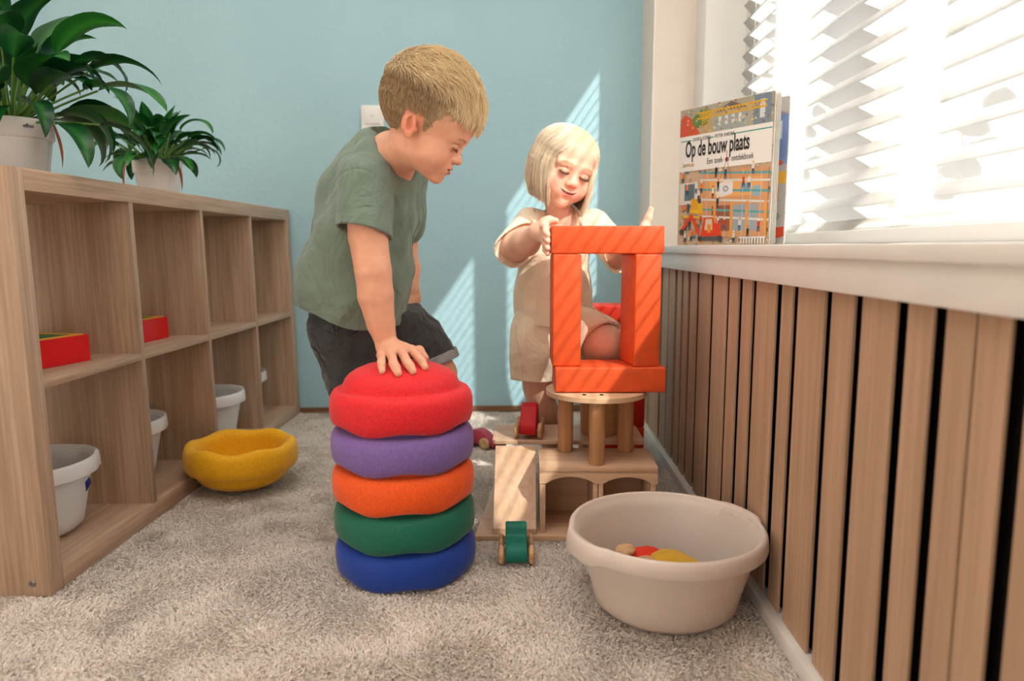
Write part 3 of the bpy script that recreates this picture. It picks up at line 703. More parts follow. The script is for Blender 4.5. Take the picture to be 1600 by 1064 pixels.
# cars
def car(loc, rz, m, label, wscale=1.0, kind=0):
    r = empty('toy_car', loc, (0, 0, rz), label, 'toy car', 'wooden toy cars')
    # side outline: (y,z), front at -y
    if kind == 0:
        pr = [(-.047, .010), (-.051, .018), (-.050, .030), (-.044, .037), (-.020, .043), (-.004, .046), (.000, .050), (.001, .060), (.006, .067), (.018, .069), (.028, .066), (.036, .056), (.043, .040), (.045, .024), (.044, .010)]
    elif kind == 1:
        pr = [(-.045, .012), (-.048, .022), (-.045, .034), (-.036, .042), (-.026, .052), (-.018, .066), (-.008, .075), (.004, .078), (.018, .077), (.030, .070), (.038, .054), (.044, .036), (.046, .012)]
    else:
        pr = [(-.060, .010), (-.064, .016), (-.060, .024), (-.040, .034), (-.024, .048), (-.008, .056), (.008, .058), (.024, .054), (.040, .042), (.050, .026), (.052, .010)]
    w = (.0215, .0195, .019)[kind]
    bm = bmesh.new(); prism(bm, pr, -w, w, 'x', .003, 3); body = finish('car_body', bm, m, r, True, 50)
    for y in (-.031, .028):
        bm = bmesh.new(); tube(bm, [(-w-.006, y, .019), (w+.006, y, .019)], .003, 8); finish('axle', bm, M_wheel, r)
        for s in (-1, 1):
            bm = bmesh.new(); lathe(bm, [(0, -.006), (.012, -.006), (.0165, -.0045), (.0190, -.001), (.0190, .002), (.0165, .005), (.012, .006), (.006, .0045), (0, .0045)], 32)
            bmesh.ops.rotate(bm, verts=bm.verts, matrix=Matrix.Rotation(s*PI/2, 3, 'Y')); bmesh.ops.translate(bm, verts=bm.verts, vec=(s*(w+.0085), y, .019)); finish('wheel', bm, M_wheel, r, True, 50)
    return r
car((-.0165, 1.408, .001), .03, paint_wood('green stained wood', rgb(10, 112, 96)), 'green wooden toy car on the carpet in front of the ramp', kind=0)
car((.012, 1.716, ZB+.0005), -.10, paint_wood('red stained wood', rgb(200, 18, 30)), 'red wooden toy car standing on the raised board beside the girl\'s leg', kind=1)
car((-.137, 2.235, .001), 1.02, paint_wood('pink stained wood', rgb(176, 66, 84)), 'pink wooden toy car on the carpet behind the stack', kind=2)
# toys in the basin
c1 = car((.165, 1.28, .072), .9, paint_wood('scarlet stained wood', rgb(226, 48, 20)), 'red and orange wooden car lying on its side in the basin', kind=1)
c1.rotation_euler = (0, PI/2-.15, .5); c1.location = (.185, 1.235, .048)
M_yb = paint_wood('yellow stained wood', rgb(214, 170, 50))
yb = empty('toy_bridge', (.262, 1.222, .058), (0, .12, -.3), 'yellow wooden toy arch resting on its side in the basin', 'toy')
bm = bmesh.new(); pr = [(-.062, -.02), (-.05, .006), (-.026, .026), (.0, .030), (.088, .006), (.088, -.008), (.005, .016), (-.022, .012), (-.038, -.004), (-.048, -.024)]
prism(bm, pr, -.032, .032, 'y', .003, 3); finish('arch', bm, M_yb, yb, True, 50)
bm = bmesh.new(); lathe(bm, [(0, -.006), (.014, -.006), (.019, -.001), (.019, .003), (.014, .006), (0, .005)], 28); o = finish('wheel', bm, M_wheel, yb); o.location = (-.008, -.01, .0); o.rotation_euler = (.4, .3, 0)
for k, (x, y, z, a, c_) in enumerate(((.20, 1.19, .020, .4, 'orange'), (.29, 1.265, .022, 1.2, 'blue'), (.28, 1.155, .020, 2.2, 'tan'), (.21, 1.29, .022, .1, 'navy'))):
    bm = bmesh.new(); box(bm, -.034, .034, -.017, .017, -.016, .016, .003); o = finish('toy_block', bm, M_bl[c_]); o.location = (x, y, z+.002); o.rotation_euler = (0, 0, a)
    tag(o, c_+' wooden block hidden low in the big basin', 'block', 'wooden blocks in the basin')

# ------------------------------------------------------------------ picture book on the sill
A0 = Vector((.410, 1.974, ZS+.0010)); B0 = Vector((.573, 1.722, ZS+.0010)); BWd = (B0-A0).length; BH = .352
bk = empty('picture_book', A0, (0, 0, math.atan2(B0.y-A0.y, B0.x-A0.x)), 'large board picture book with a building-site cover standing open on the window sill', 'book')
ab = attr_mat('printed cover', .35, 0, .5)
m_cov = mat('white book board', rgb(226, 222, 214), .5)
# local frame: x along the cover, -y... the cover faces the camera
wall_side = -1
def rr2(w, h, r=.008):
    return [(0, 0)] + [(w-r+r*math.sin(a), r-r*math.cos(a)) for a in (0, .5, 1.1, PI/2)] + [(w-r+r*math.cos(a), h-r+r*math.sin(a)) for a in (0, .5, 1.1, PI/2)] + [(0, h)]
bm = bmesh.new(); prism(bm, rr2(BWd, BH), -.0, .0025, 'y', .0004, 1); finish('front_cover', bm, m_cov, bk, True, 30)
for k in range(3):
    bm = bmesh.new(); prism(bm, rr2(BWd*1.0, BH*.995), 0, .0016, 'y'); o = finish('board_page', bm, m_cov, bk, False); o.location = (0.0, .003+.0022*k, .0005); o.rotation_euler = (0, 0, .012+.012*k)
BA = .15
back = None
bm = bmesh.new(); prism(bm, rr2(BWd, BH*.985), 0, .0025, 'y', .0004, 1); back = finish('back_cover', bm, m_cov, bk, True, 30); back.location = (.0, .012, 0); back.rotation_euler = (0, 0, BA)
# printed scene: flat ink shapes, drawn in cover coordinates 0..1
class Ink:
    def __init__(s, w, h): s.V, s.F, s.C, s.w, s.h, s.k = [], [], [], w, h, 0
    def poly(s, pts, c):
        s.k += 1; n = len(pts); cx = sum(p[0] for p in pts)/n; cy = sum(p[1] for p in pts)/n; o = len(s.V); y = -.00025-.000004*s.k
        cc = rgb(*c)[:3]; s.V.append((cx*s.w, y, cy*s.h)); s.C.append(cc)
        for p in pts: s.V.append((min(max(p[0], .004), .992)*s.w, y, min(max(p[1], .004), .995)*s.h)); s.C.append(cc)
        for i in range(n): s.F.append((o, o+1+i, o+1+(i+1) % n))
    def rect(s, x0, y0, x1, y1, c): s.poly([(x0, y0), (x1, y0), (x1, y1), (x0, y1)], c)
    def line(s, x0, y0, x1, y1, w, c):
        dx, dy = x1-x0, y1-y0; L = math.hypot(dx, dy) or 1; nx, ny = -dy/L*w, dx/L*w
        s.poly([(x0+nx, y0+ny), (x0-nx, y0-ny), (x1-nx, y1-ny), (x1+nx, y1+ny)], c)
    def disc(s, x, y, rx, ry, c, n=9): s.poly([(x+rx*math.cos(2*PI*i/n), y+ry*math.sin(2*PI*i/n)) for i in range(n)], c)
    def make(s, name, parent): return np_mesh(name, s.V, s.F, ab, parent, np.array(s.C), False)
ik = Ink(BWd, BH); r_ = random.Random(3)
ik.rect(0, 0, 1, 1, (196, 170, 140))
pal = [(206, 172, 132), (170, 140, 110), (224, 208, 188), (120, 116, 110), (214, 120, 60), (226, 150, 70), (90, 120, 130), (196, 182, 164), (150, 120, 96), (236, 226, 210)]
for i in range(420):
    x, y = r_.random(), r_.random(); c = r_.choice(pal); ik.disc(x, y, r_.uniform(.006, .028), r_.uniform(.004, .02), c, 6)
# houses and trees at the top
ik.rect(0, .80, 1, 1, (168, 160, 142)); ik.poly([(0, .80), (.26, .78), (.14, .92), (.06, .96), (0, .92)], (206, 86, 52)); ik.disc(.24, .90, .10, .055, (104, 132, 70)); ik.disc(.30, .93, .06, .05, (134, 150, 84))
ik.rect(.40, .80, .74, .94, (156, 164, 160)); ik.rect(.80, .80, .97, 1, (120, 138, 150)); ik.rect(.86, .84, .91, .96, (206, 212, 214)); ik.poly([(.40, .93), (.57, .99), (.74, .93)], (104, 96, 92))
for k in range(4): ik.rect(.44+.07*k, .84, .47+.07*k, .90, (214, 214, 206))
for k in range(90): ik.disc(r_.random(), r_.uniform(.79, 1), r_.uniform(.004, .02), r_.uniform(.003, .012), r_.choice([(90, 110, 60), (150, 90, 60), (190, 180, 160), (110, 120, 130), (214, 196, 150)]), 6)
ik.rect(.20, .945, .93, .955, (222, 170, 44)); ik.rect(.20, .905, .93, .915, (222, 170, 44))
for k in range(20): ik.line(.22+.035*k, .91, .2375+.035*k, .95, .003, (222, 170, 44)); ik.line(.2375+.035*k, .95, .255+.035*k, .91, .003, (222, 170, 44))
for x in (.26, .34): ik.rect(x, .79, x+.008, .95, (222, 170, 44))
for k in range(8): ik.line(.26, .79+.02*k, .345, .81+.02*k, .003, (222, 170, 44))
# title panel
ik.rect(0, .545, 1, .80, (232, 230, 226))
ik.rect(.02, .762, .15, .770, (44, 150, 148)); ik.rect(.33, .762, .40, .770, (44, 150, 148)); ik.rect(.58, .762, .985, .770, (44, 150, 148))
# scaffold building
ik.rect(.28, .06, .97, .52, (206, 150, 104)); ik.rect(.36, .34, .92, .46, (226, 164, 96)); ik.rect(.40, .10, .60, .28, (150, 92, 66)); ik.rect(.62, .10, .88, .28, (150, 160, 168)); ik.rect(.70, .36, .80, .42, (130, 158, 176)); ik.rect(.82, .33, .90, .40, (140, 170, 184))
for y0 in (.52, .47, .40, .33, .26, .21): ik.poly([(.26, y0+.01), (.99, y0-.035), (.99, y0-.05), (.26, y0-.004)], (80, 158, 160) if y0 in (.52, .40, .26) else (206, 208, 200))
for x in (.42, .60, .76, .94): ik.rect(x, .05, x+.028, .30, (226, 152, 72))
for x in (.28, .34, .54, .72, .80, .90): ik.rect(x, .05, x+.005, .52, (196, 196, 190))
ik.line(.545, .60, .48, .46, .002, (120, 90, 80)); ik.line(.545, .60, .60, .46, .002, (120, 90, 80)); ik.disc(.545, .60, .016, .014, (214, 70, 50)); ik.rect(.541, .60, .549, .66, (200, 80, 60))
ik.poly([(.44, .36), (.50, .335), (.62, .36), (.62, .44), (.56, .455), (.44, .43)], (222, 208, 196)); ik.poly([(.47, .35), (.62, .36), (.62, .44), (.47, .43)], (214, 216, 220)); ik.disc(.545, .395, .03, .022, (150, 150, 152)); ik.disc(.545, .395, .015, .011, (210, 210, 210))
ik.rect(.02, .30, .24, .46, (214, 206, 196)); ik.rect(.08, .33, .20, .45, (110, 128, 140))
for k in range(6): ik.rect(.09+.018*k, .33, .096+.018*k, .45, (60, 74, 84))
ik.poly([(.14, .24), (.30, .22), (.30, .30), (.18, .32)], (222, 176, 40)); ik.rect(.16, .26, .24, .34, (214, 160, 30)); ik.line(.05, .22, .28, .20, .008, (222, 176, 40)); ik.disc(.08, .28, .03, .018, (226, 120, 70))
# workers
for k in range(30):
    x = r_.choice([r_.uniform(.03, .3), r_.uniform(.35, .95)]); y = r_.choice([.07, .13, .28, .35, .42, .50, .16])+r_.uniform(-.02, .02); c = r_.choice([(232, 124, 34), (50, 80, 120), (200, 60, 40), (34, 40, 50), (214, 214, 210)])
    ik.poly([(x-.012, y), (x+.012, y), (x+.014, y+.035), (x-.012, y+.035)], c); ik.poly([(x-.012, y), (x-.012, y-.035), (x-.004, y-.035), (x+.002, y)], (50, 70, 100)); ik.poly([(x+.002, y), (x+.006, y-.035), (x+.013, y-.035), (x+.012, y)], (50, 70, 100)); ik.disc(x, y+.042, .008, .007, (228, 180, 140), 7); ik.disc(x, y+.047, .009, .005, r_.choice([(230, 190, 40), (210, 60, 40), (240, 240, 240)]), 7)
# excavator
ik.line(.05, .10, .17, .22, .013, (222, 70, 36)); ik.line(.17, .22, .27, .08, .015, (222, 70, 36)); ik.disc(.06, .10, .03, .022, (70, 66, 64))
ik.poly([(.28, .06), (.52, .07), (.50, .15), (.44, .16), (.42, .20), (.32, .20), (.30, .12)], (222, 66, 34)); ik.poly([(.33, .11), (.42, .11), (.41, .19), (.34, .19)], (214, 196, 170)); ik.rect(.36, .09, .40, .15, (230, 140, 40)); ik.rect(.26, .035, .52, .065, (92, 90, 86)); ik.disc(.28, .05, .03, .02, (70, 70, 70)); ik.disc(.50, .05, .03, .02, (70, 70, 70))
for k in range(9): ik.rect(.72+.028*k, .012, .733+.028*k, .055, (238, 238, 234))
ik.rect(.70, .05, .97, .058, (238, 238, 234))
ik.make('cover_print', bk)
TM = Matrix.Translation((0, -.0021, 0)) @ Matrix.Rotation(PI/2, 4, 'X')
def tx_at(name, s, size, x, z, sx, sp=1.0, m=m_ink, bold=0):
    return text(name, s, size, m, bk, Matrix.Translation((x*BWd, -.0030, z*BH)) @ Matrix.Rotation(PI/2, 4, 'X'), sx, .0002, 'LEFT', sp, bold)
tx_at('cover_title', 'Op de bouw plaats', .056, .078, .65, .485, bold=.0012)
tx_at('cover_subtitle', 'Een zoek- en', .021, .33, .582, .60, 1.1); tx_at('cover_subtitle', 'ontdekboek', .021, .595, .582, .60, 1.1)
tx_at('cover_authors', 'DORO GÖBEL', .012, .165, .757, .72, 1.15); tx_at('cover_authors', 'PETER KNORR', .012, .41, .757, .72, 1.15)
tx_at('cover_imprint', 'Lemniscaat', .0165, .05, .578, .55, 1.0, mat('ochre print', rgb(196, 150, 84)))
i2 = Ink(BWd, BH*.985); i2.rect(0, 0, 1, 1, (176, 170, 168)); i2.rect(.60, .55, 1, .88, (120, 146, 196)); i2.rect(.72, .72, .80, .84, (206, 216, 226)); i2.rect(.88, .72, .94, .84, (206, 216, 226)); i2.rect(.86, .58, .92, .68, (206, 216, 226)); i2.poly([(.6, .88), (.8, .95), (1, .88)], (150, 140, 140)); i2.poly([(.82, .42), (.99, .42), (.99, .50), (.82, .50)], (222, 170, 60)); i2.poly([(.84, .03), (.99, .06), (.99, .13), (.84, .11)], (214, 70, 40)); i2.rect(.88, .30, .93, .40, (226, 120, 40)); i2.disc(.92, .56, .04, .02, (206, 90, 50)); i2.disc(.90, .2, .05, .03, (130, 150, 120))
o = i2.make('back_print', bk); o.location = (.0, .012, 0); o.rotation_euler = (0, 0, BA)
# ------------------------------------------------------------------ implicit modelling for the children
class Frame:
    "local frame: x = child's left, y = back, z = up of the part"
    def __init__(s, o, R): s.o = np.array(o, float); s.R = np.array(R, float)
    def p(s, x, y, z): return s.o + s.R @ np.array([x, y, z], float)
def rotm(yaw=0, pitch=0, roll=0): return np.array(Matrix.Rotation(yaw, 3, 'Z') @ Matrix.Rotation(pitch, 3, 'X') @ Matrix.Rotation(roll, 3, 'Y'))
def basis(zdir, front):
    "frame whose +z is zdir and whose -y points roughly along front"
    z = np.array(zdir, float); z /= np.linalg.norm(z); y = -np.array(front, float); y -= z*(y@z); y /= np.linalg.norm(y); x = np.cross(y, z)
    return np.stack([x, y, z], 1)
I3 = np.eye(3)
class Field:
    def __init__(s): s.pr = []; s.post = None; s.bounds = []
    def cap(s, a, b, ra, rb, k=.01, op=1):
        a = np.array(a, float); b = np.array(b, float)
        s.pr.append(('c', a, b, ra, rb, k, op, (a+b)/2, np.linalg.norm(b-a)/2+max(ra, rb))); return s
    def ell(s, c, r, R=I3, k=.01, op=1):
        c = np.array(c, float); r = np.array(r, float)
        s.pr.append(('e', c, r, np.array(R, float), None, k, op, c, max(r))); return s
    def chain(s, pts, rs, k=.008):
        for i in range(len(pts)-1): s.cap(pts[i], pts[i+1], rs[i], rs[i+1], k)
        return s
    def cut(s, c, n, k=.002):
        "remove the half space on the side of n"
        n = np.array(n, float); n /= np.linalg.norm(n); s.pr.append(('p', np.array(c, float), n, None, None, k, -1, np.array(c, float), 1e9)); return s
    def lens(s, cen, rad, pr=None):
        return [p for p in s.pr if np.linalg.norm(p[7]-cen)-p[8]-rad < (max(p[5], 0)+.012 if p[6] > 0 else max(p[5], 0)+.004)]
    def ev(s, X, prs=None):
        d = np.full(len(X), .2, dtype=np.float64)
        for t, a, b, r0, r1, k, op, _, _ in (s.pr if prs is None else prs):
            if t == 'c':
                ab = b-a; L = ab@ab; v = X-a; h = np.clip(v@ab/(L+1e-12), 0, 1); q = v-h[:, None]*ab
                e = np.sqrt((q*q).sum(1))-(r0+(r1-r0)*h)
            elif t == 'e':
                q = (X-a)@r0; k0 = np.sqrt(((q/b)**2).sum(1)); k1 = np.sqrt(((q/(b*b))**2).sum(1))+1e-9; e = k0*(k0-1)/k1
                e = np.where(k0 < 1e-3, -min(b), e)
            else: e = (X-a)@b
            if op > 0:
                h = np.maximum(k-np.abs(d-e), 0)/k if k > 0 else 0; d = np.minimum(d, e)-h*h*k*.25
            else:
                if t != 'p': e = -e
                h = np.maximum(k-np.abs(d-e), 0)/k if k > 0 else 0; d = np.maximum(d, e)+h*h*k*.25
        if s.post is not None: d = s.post(X, d)
        return d
def polygonise(F, h, lo=None, hi=None, nb=14):
    "surface nets over blocks that may hold the surface"
    us = [p for p in F.pr if p[6] > 0]+F.bounds
    if lo is None: lo = np.min([p[7]-p[8] for p in us], 0)-.01
    if hi is None: hi = np.max([p[7]+p[8] for p in us], 0)+.01
    lo = np.asarray(lo, float); nblk = np.ceil((np.asarray(hi)-lo)/(h*nb)).astype(int); dims = nblk*nb+3
    g = np.arange(nb+2); gi, gj, gk = np.meshgrid(g, g, g, indexing='ij')    # nodes 0..nb+1 -> cells 0..nb
    ids, pos, quads = [], [], []
    def gid(i, j, k): return (i*dims[1]+j)*dims[2]+k
    rad = h*(nb+1)*.5*math.sqrt(3)
    n = nb+2; corner = [(0,0,0),(1,0,0),(0,1,0),(1,1,0),(0,0,1),(1,0,1),(0,1,1),(1,1,1)]
    edges = [(a, b) for a in range(8) for b in range(a+1, 8) if sum(abs(x-y) for x, y in zip(corner[a], corner[b])) == 1]
    for bi in range(nblk[0]):
        for bj in range(nblk[1]):
            for bk_ in range(nblk[2]):
                o = np.array([bi, bj, bk_])*nb; cen = lo+(o+(nb+1)/2)*h
                near = [p for p in us if np.linalg.norm(p[7]-cen)-p[8] < rad+.004]
                if not near: continue
                prs = F.lens(cen, rad); 
                dc = F.ev(cen[None], prs)[0]
                if abs(dc) > rad*1.25+.012: continue
                X = np.stack([gi, gj, gk], -1).reshape(-1, 3)*h+(lo+o*h)
                D = F.ev(X, prs).reshape(n, n, n); S = D < 0
                if S.all() or not S.any(): continue
                c = [S[a:a+n-1, b:b+n-1, c_:c_+n-1] for a, b, c_ in corner]
                cnt = sum(x.astype(np.int8) for x in c); act = (cnt > 0) & (cnt < 8)
                own = act[:nb, :nb, :nb]; A = np.argwhere(own)
                if len(A):
                    dv = np.stack([D[A[:, 0]+a, A[:, 1]+b, A[:, 2]+c_] for a, b, c_ in corner], 1)
                    sm = np.zeros((len(A), 3)); ct = np.zeros(len(A))
                    for a, b in edges:
                        x, y = dv[:, a], dv[:, b]; cr = (x < 0) != (y < 0); t = np.where(cr, x/(x-y+1e-12), 0)
                        pa, pb = np.array(corner[a], float), np.array(corner[b], float)
                        sm += np.where(cr[:, None], pa+(pb-pa)*t[:, None], 0); ct += cr
                    pos.append((A+sm/ct[:, None])*h+(lo+o*h)); G = A+o+1; ids.append(gid(G[:, 0], G[:, 1], G[:, 2]))
                for ax in range(3):
                    sl0 = [slice(0, nb)]*3; sl1 = [slice(0, nb)]*3; sl1[ax] = slice(1, nb+1)
                    s0, s1 = S[tuple(sl0)], S[tuple(sl1)]; E = np.argwhere(s0 != s1)
                    if not len(E): continue
                    fl = s0[E[:, 0], E[:, 1], E[:, 2]]; G = E+o+1; u, w = (ax+1) % 3, (ax+2) % 3
                    def q(du, dw):
                        H = G.copy(); H[:, u] -= du; H[:, w] -= dw; return gid(H[:, 0], H[:, 1], H[:, 2])
                    Q = np.stack([q(0, 0), q(1, 0), q(1, 1), q(0, 1)], 1); Q[~fl] = Q[~fl][:, ::-1]; quads.append(Q)
    ids = np.concatenate(ids); pos = np.concatenate(pos); Q = np.concatenate(quads); od = np.argsort(ids); ids, pos = ids[od], pos[od]
    ix = np.searchsorted(ids, Q); ix = np.clip(ix, 0, len(ids)-1); ok = (ids[ix] == Q).all(1)
    return pos, ix[ok]
def relax(V, F, it=2, lam=.5):
    for _ in range(it):
        S = np.zeros_like(V); c = np.zeros(len(V))
        for a in range(4):
            for b in ((a+1) % 4, (a+3) % 4):
                np.add.at(S, F[:, a], V[F[:, b]]) if 0 else None
                S[:, 0] += np.bincount(F[:, a], V[F[:, b], 0], len(V)); S[:, 1] += np.bincount(F[:, a], V[F[:, b], 1], len(V)); S[:, 2] += np.bincount(F[:, a], V[F[:, b], 2], len(V))
                c += np.bincount(F[:, a], None, len(V))
        V = V*(1-lam)+S/np.maximum(c, 1)[:, None]*lam
    return V
def strand_mesh(name, paths, rad, cols, m, parent, sides=3, tip=.15):
    "paths (n,k,3); every hair a thin tapering tube; all in one mesh"
    n, k, _ = paths.shape; T = np.gradient(paths, axis=1); T /= np.linalg.norm(T, axis=2, keepdims=True)+1e-9
    ref = np.array([.31, .22, .92]); A = np.cross(T, ref); A /= np.linalg.norm(A, axis=2, keepdims=True)+1e-9; B = np.cross(T, A)
    pr = np.interp(np.linspace(0, 1, k), [0, .08, .7, 1], [.8, 1, .8, tip])
    R = (rad[:, None]*pr[None])[..., None]
    ring = [paths+A*R*math.cos(2*PI*s/sides)+B*R*math.sin(2*PI*s/sides) for s in range(sides)]
    V = np.stack(ring, 2).reshape(-1, 3); base = (np.arange(n)*k*sides)[:, None]; F = []
    for i in range(k-1):
        for s in range(sides):
            a = base[:, 0]+i*sides+s; b = base[:, 0]+i*sides+(s+1) % sides
            F.append(np.stack([a, b, b+sides, a+sides], 1))
    C = np.repeat(cols, k*sides, 0)
    return np_mesh(name, V, np.concatenate(F), m, parent, C)
def sstep(x, a, b): t = np.clip((x-a)/(b-a), 0, 1); return t*t*(3-2*t)

EX = .0262
def sleeve(F, a, b, ra, rb, cc_, nn_, bore, fold=None):
    'a sleeve that is open at its hem; returns its distance function'
    G_ = Field(); G_.cap(a, b, ra, rb, 0); F.bounds.append(G_.pr[0]); ab = b-a; nn_ = nn_/np.linalg.norm(nn_)
    def fn(X):
        d = G_.ev(X)
        if fold is not None: d = d+fold(X)
        h = (X-cc_)@nn_; t = np.clip((X-a)@ab/(ab@ab), 0, 1.3); rs_ = np.linalg.norm(X-a-t[:, None]*ab, axis=1)
        d = d-.0010*np.exp(-((h+.014)/.0013)**2); d = np.maximum(d, h); return np.maximum(d, -np.maximum(rs_-bore, -(h+.016)))
    return fn
def smin(a, b, k): h = np.maximum(k-np.abs(a-b), 0)/k; return np.minimum(a, b)-h*h*k*.25
def head_field(F, H, s=1.0, smile=0, open_=0, neck=None, nr=.030, big=1.0):
    "a small child's head in frame H (origin between the ears, face towards -y)"
    p = lambda x, y, z: H.p(x*s, y*s, z*s); R = H.R
    def ell(c, r, k=.01, op=1, rot=None):
        F.ell(p(*c), np.array(r)*s, R if rot is None else R@rot, k*s, op)
    g = big-1
    ell((0, .014+.02*g, .036+.13*g), (.0705+.09*g, .086+.13*g, .069+.16*g))   # skull
    ell((0, -.026-.01*g, .034+.10*g), (.060+.06*g, .055+.06*g, .056+.14*g), .02)   # forehead
    ell((0, -.030, -.018), (.057, .052, .052), .02)                  # mid face
    for x in (-1, 1):
        ell((x*.033, -.042, -.036), (.029, .033, .030), .018)       # cheeks
        ell((x*.030, -.012, -.050), (.025, .034, .022), .02)        # jaw corners
    ell((0, -.045, -.062), (.031, .028, .023), .02)                  # muzzle and jaw
    ell((0, -.066, -.076), (.0150, .0145, .0125), .014)              # chin
    ell((0, -.071, -.048), (.024, .0155, .018), .014)                # mouth mound
    # eye sockets, brow, lids
    for x in (-1, 1):
        ell((x*(EX+.001), -.0905, .000), (.017, .0115, .0095), .012, -1)
        ell((x*EX, -.0655, -.0020), (.0146, .0158, .0120), .006)  # lid over the eyeball
        F.cap(p(x*.012, -.0795, .017), p(x*.042, -.071, .015), .0044*s, .0038*s, .018*s)
        # slit between the lids: an arc hanging low on the ball
        for t0, t1 in ((-1, -.5), (-.5, 0), (0, .5), (.5, 1)):
            q = lambda t: p(x*(EX+.0005+.0120*t), -.0826+.0052*t*t, -.0052+.0030*t*t-.0012*t*x*0)
            F.cap(q(t0), q(t1), .0012*s, .0012*s, .0015*s, -1)
        # crease above the lid
        for t0, t1 in ((-1, 0), (0, 1)):
            q = lambda t: p(x*(EX+.001+.0130*t), -.0804+.0075*t*t, .0075-.0028*t*t)
            F.cap(q(t0), q(t1), .0009*s, .0009*s, .004*s, -1)
    # nose
    F.cap(p(0, -.0780, .004), p(0, -.0875, -.019), .0050*s, .0072*s, .013*s)
    ell((0, -.0915, -.0235), (.0090, .0090, .0080), .008)
    for x in (-1, 1):
        ell((x*.0098, -.0860, -.0262), (.0058, .0075, .0055), .005)
        ell((x*.0048, -.0905, -.0322), (.0024, .0034, .0026), .0025, -1)
    # lips
    w = .0165+.0045*smile; cz = -.0475; up = .0045*smile
    def mp(t, dz, dy=0): return p(w*t, -.0875+.0085*t*t+dy, cz+dz+up*t*t)
    for a, b in ((-1, -.5), (-.5, 0), (0, .5), (.5, 1)):
        ra = .0033*(1-.55*abs(a)); rb = .0033*(1-.55*abs(b)); la = (.0042-.0008*smile)*(1-.6*abs(a)); lb = (.0042-.0008*smile)*(1-.6*abs(b))
        F.cap(mp(a, .0028*(1-abs(a)*.6), .0015), mp(b, .0028*(1-abs(b)*.6), .0015), ra*s, rb*s, .004*s)
        F.cap(mp(a, -.0042*(1-abs(a)*.7)-open_*.003*(1-a*a), .003), mp(b, -.0042*(1-abs(b)*.7)-open_*.003*(1-b*b), .003), la*s, lb*s, .004*s)
    for a, b in ((-1.05, -.5), (-.5, 0), (0, .5), (.5, 1.05)):
        oz = -.0004; g = lambda t: (.0009+open_*.0022*(1-min(1, t*t)))*s
        F.cap(mp(a, oz-open_*.0008, -.0035), mp(b, oz-open_*.0008, -.0035), g(a), g(b), .0012*s, -1)
        F.cap(mp(a, oz-open_*.0008, .001), mp(b, oz-open_*.0008, .001), g(a), g(b), .0012*s, -1)
    ell((0, -.0860, -.0625), (.012, .005, .0035), .006, -1)          # dip under the lip
    # ears
    for x in (-1, 1):
        rot = np.array(Matrix.Rotation(-.30, 3, 'X') @ Matrix.Rotation(x*.25, 3, 'Z'))
        ell((x*.0735, .019, -.002), (.0070, .0165, .0255), .005, 1, rot)
        ell((x*.0730, .0095, -.0225), (.0055, .0080, .0090), .005)     # lobe
        ell((x*.0832, .019, .001), (.0085, .0108, .0180), .003, -1, rot)
        F.cap(p(x*.0780, .020, -.015), p(x*.0795, .0265, .004), .0024*s, .0024*s, .004*s)     # antihelix
        F.cap(p(x*.0795, .0265, .004), p(x*.0785, .020, .0145), .0024*s, .0017*s, .004*s)
        ell((x*.0798, .0125, -.007), (.0072, .0062, .0085), .003, -1)
        ell((x*.0745, .0015, -.009), (.0040, .0050, .0060), .004)    # tragus
    if neck is not None: F.cap(p(0, .018, -.045), neck, nr*1.02, nr*1.12, .022)
def head_tint(X, H, s, base, lip, ruddy=1.0):
    q = (X-H.o)@H.R/s; c = np.tile(np.array(base), (len(X), 1)); x, y, z = np.abs(q[:, 0]), q[:, 1], q[:, 2]
    def blend(w, col): 
        nonlocal c
        c = c*(1-w[:, None])+np.array(col)*w[:, None]
    inh = (np.linalg.norm(q-np.array([0, -.01, .005]), axis=1) < .125)
    red = np.array(base)*np.array([1.02, .66, .62])
    blend(.42*ruddy*np.exp(-(((x-.040)/.016)**2+((z+.030)/.016)**2))*(y < -.02)*inh, red)
    blend(.45*ruddy*np.exp(-((x/.012)**2+((z+.024)/.010)**2))*(y < -.08)*inh, red)
    ear = np.exp(-(((x-.078)/.010)**2))*(np.abs(y-.016) < .03)*(np.abs(z+.004) < .04)*inh; blend(.6*ruddy*ear, red)
    inner = ((x < .0785) & (x > .066) & (np.hypot((y-.014)/.011, (z+.002)/.018) < 1)); blend(.45*inner*inh, np.array(base)*np.array([.8, .42, .36]))
    eye = np.exp(-(((x-.0262)/.019)**2+((z-.000)/.012)**2))*(y < -.055)*inh; blend(.20*eye, np.array(base)*np.array([.88, .62, .60]))
    return c, q
def lip_tint(c, q, lip, smile, open_, w0=.0165):
    w = w0+.0045*smile; t = q[:, 0]/w; cz = -.0475+.0045*smile*t*t; dz = q[:, 2]-cz
    up = .0052*(1-.75*np.abs(t)); lo = -(.0082-.001*smile+.003*open_)*(1-.8*t*t)
    m = (np.abs(t) < 1.02)*sstep(up-dz, 0, .0012)*sstep(dz-lo, 0, .0016)*(q[:, 1] < -.07)
    c = c*(1-m[:, None]*.85)+np.array(lip)*m[:, None]*.85
    g = (np.abs(t) < .98)*(np.abs(dz+.0004+open_*.0008) < .0012+.0016*open_*(1-t*t))*(q[:, 1] < -.07)*(q[:, 1] > -.0872+.0085*t*t)
    c = c*(1-g[:, None]*.8)+np.array([.12, .02, .02])*g[:, None]*.8
    return c
